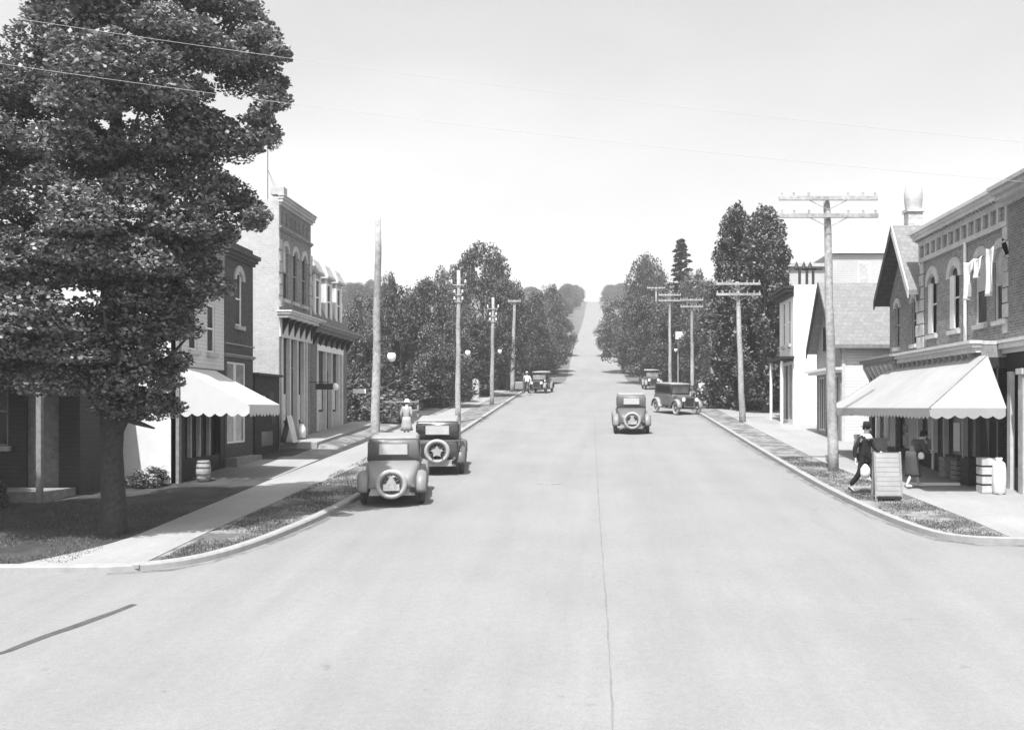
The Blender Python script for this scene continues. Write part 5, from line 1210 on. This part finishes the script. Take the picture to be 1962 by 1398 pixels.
# small far things
tag(MB().lathe([(.001, 1.5), (.2, 1.45), (.28, 1.2), (.28, 0)], (wx(911, 72), 72, g(72) + .1), n=12).build('stone_gatepost', M_stone, None, smooth=True), 'pale stone gatepost beside the left sidewalk, left of the slim pole', 'post')
t = thing('notice_box', 'rounded grey box on dark feet beyond the far left pole', 'box', (wx(994, 84), 84, g(84) + .1))
MB().box(wx(986, 84), wx(1003, 84), 84, 84.4, g(84) + .25, g(84) + .95).build('case', M_mwood, t, bevel=.1); MB().box(wx(987, 84), wx(1002, 84), 84.05, 84.35, g(84) + .08, g(84) + .25).build('foot', M_dwood, t)
t = thing('board_fence', 'pale board fence beside the dark base of the poplars', 'fence', (9.4, 64, g(64)))
for k in range(5):
    y = 60 + k * 3.2; MB().box(9.0, 9.12, y, y + .12, g(y), g(y) + 1.6).build('post', M_mwood, t); 
mb = MB()
for k in range(72): y = 60.05 + k * .18; mb.box(9.125, 9.15, y, y + .15, g(y) + .1, g(y) + 1.5 + random.uniform(-.03, .03))
mb.build('boards', M_trim, t)
t = thing('rail_fence', 'low rail fence beyond the mansard shop behind the woman in white', 'fence', (-11, 54, g(54)))
for k in range(6):
    x = -17 + k * 1.5; MB().box(x, x + .1, 54, 54.1, g(54), g(54) + 1.0).build('post', M_mwood, t)
MB().box(-17, -9.4, 53.93, 53.98, g(54) + .85, g(54) + .95).build('rail', M_mwood, t); MB().box(-17, -9.4, 53.93, 53.98, g(54) + .4, g(54) + .5).build('rail', M_mwood, t)
t = thing('roadside_billboard', 'pale board on posts among the trees beyond the far sedan', 'billboard', (wx(1312, 90), 90, g(90)))
MB().box(wx(1294, 90), wx(1332, 90), 90, 90.08, wz(650, 90), wz(635, 90)).build('panel', M_trim, t)
for x in (1298, 1328): MB().box(wx(x, 90), wx(x, 90) + .12, 90.1, 90.2, g(90), wz(636, 90)).build('post', M_mwood, t)
t = thing('narrow_store', 'pale narrow storefront squeezed between the far poles and the poplars', 'building', (9.5, 72, g(72)))
MB().box(8.9, 10.6, 70, 74, g(70) - .3, wz(575, 70)).build('wall', M_sidew, t); MB().box(8.7, 10.8, 69.8, 74.2, wz(575, 70), wz(571, 70)).build('roof', M_stone, t)
for z in (5.6, 8.2): o = MB().bf(FY(70, -1), 9.4, 10.1, z, z + 1.3, .003, .05).build('window', M_white, t); MB().bf(FY(70, -1), 9.47, 10.03, z + .07, z + 1.23, .051, .055).build('pane', M_glass, o)
# haze
hz = MB().box(-480, 480, -60, 480, -8, 75).build('haze', M_road, None); hz['kind'] = 'stuff'; hz['label'] = 'thin pale summer haze'; hz.data.materials.clear()
hm = bpy.data.materials.new('haze_air'); hm.use_nodes = True; N = hm.node_tree.nodes; N.clear()
vo = N.new('ShaderNodeVolumePrincipled'); vo.inputs['Density'].default_value = .0011; vo.inputs['Color'].default_value = (.97, .97, .97, 1); vo.inputs['Anisotropy'].default_value = .3
ou = N.new('ShaderNodeOutputMaterial'); hm.node_tree.links.new(vo.outputs[0], ou.inputs['Volume']); hz.data.materials.append(hm)
for o in bpy.data.objects:
    if 'used' in o: del o['used']
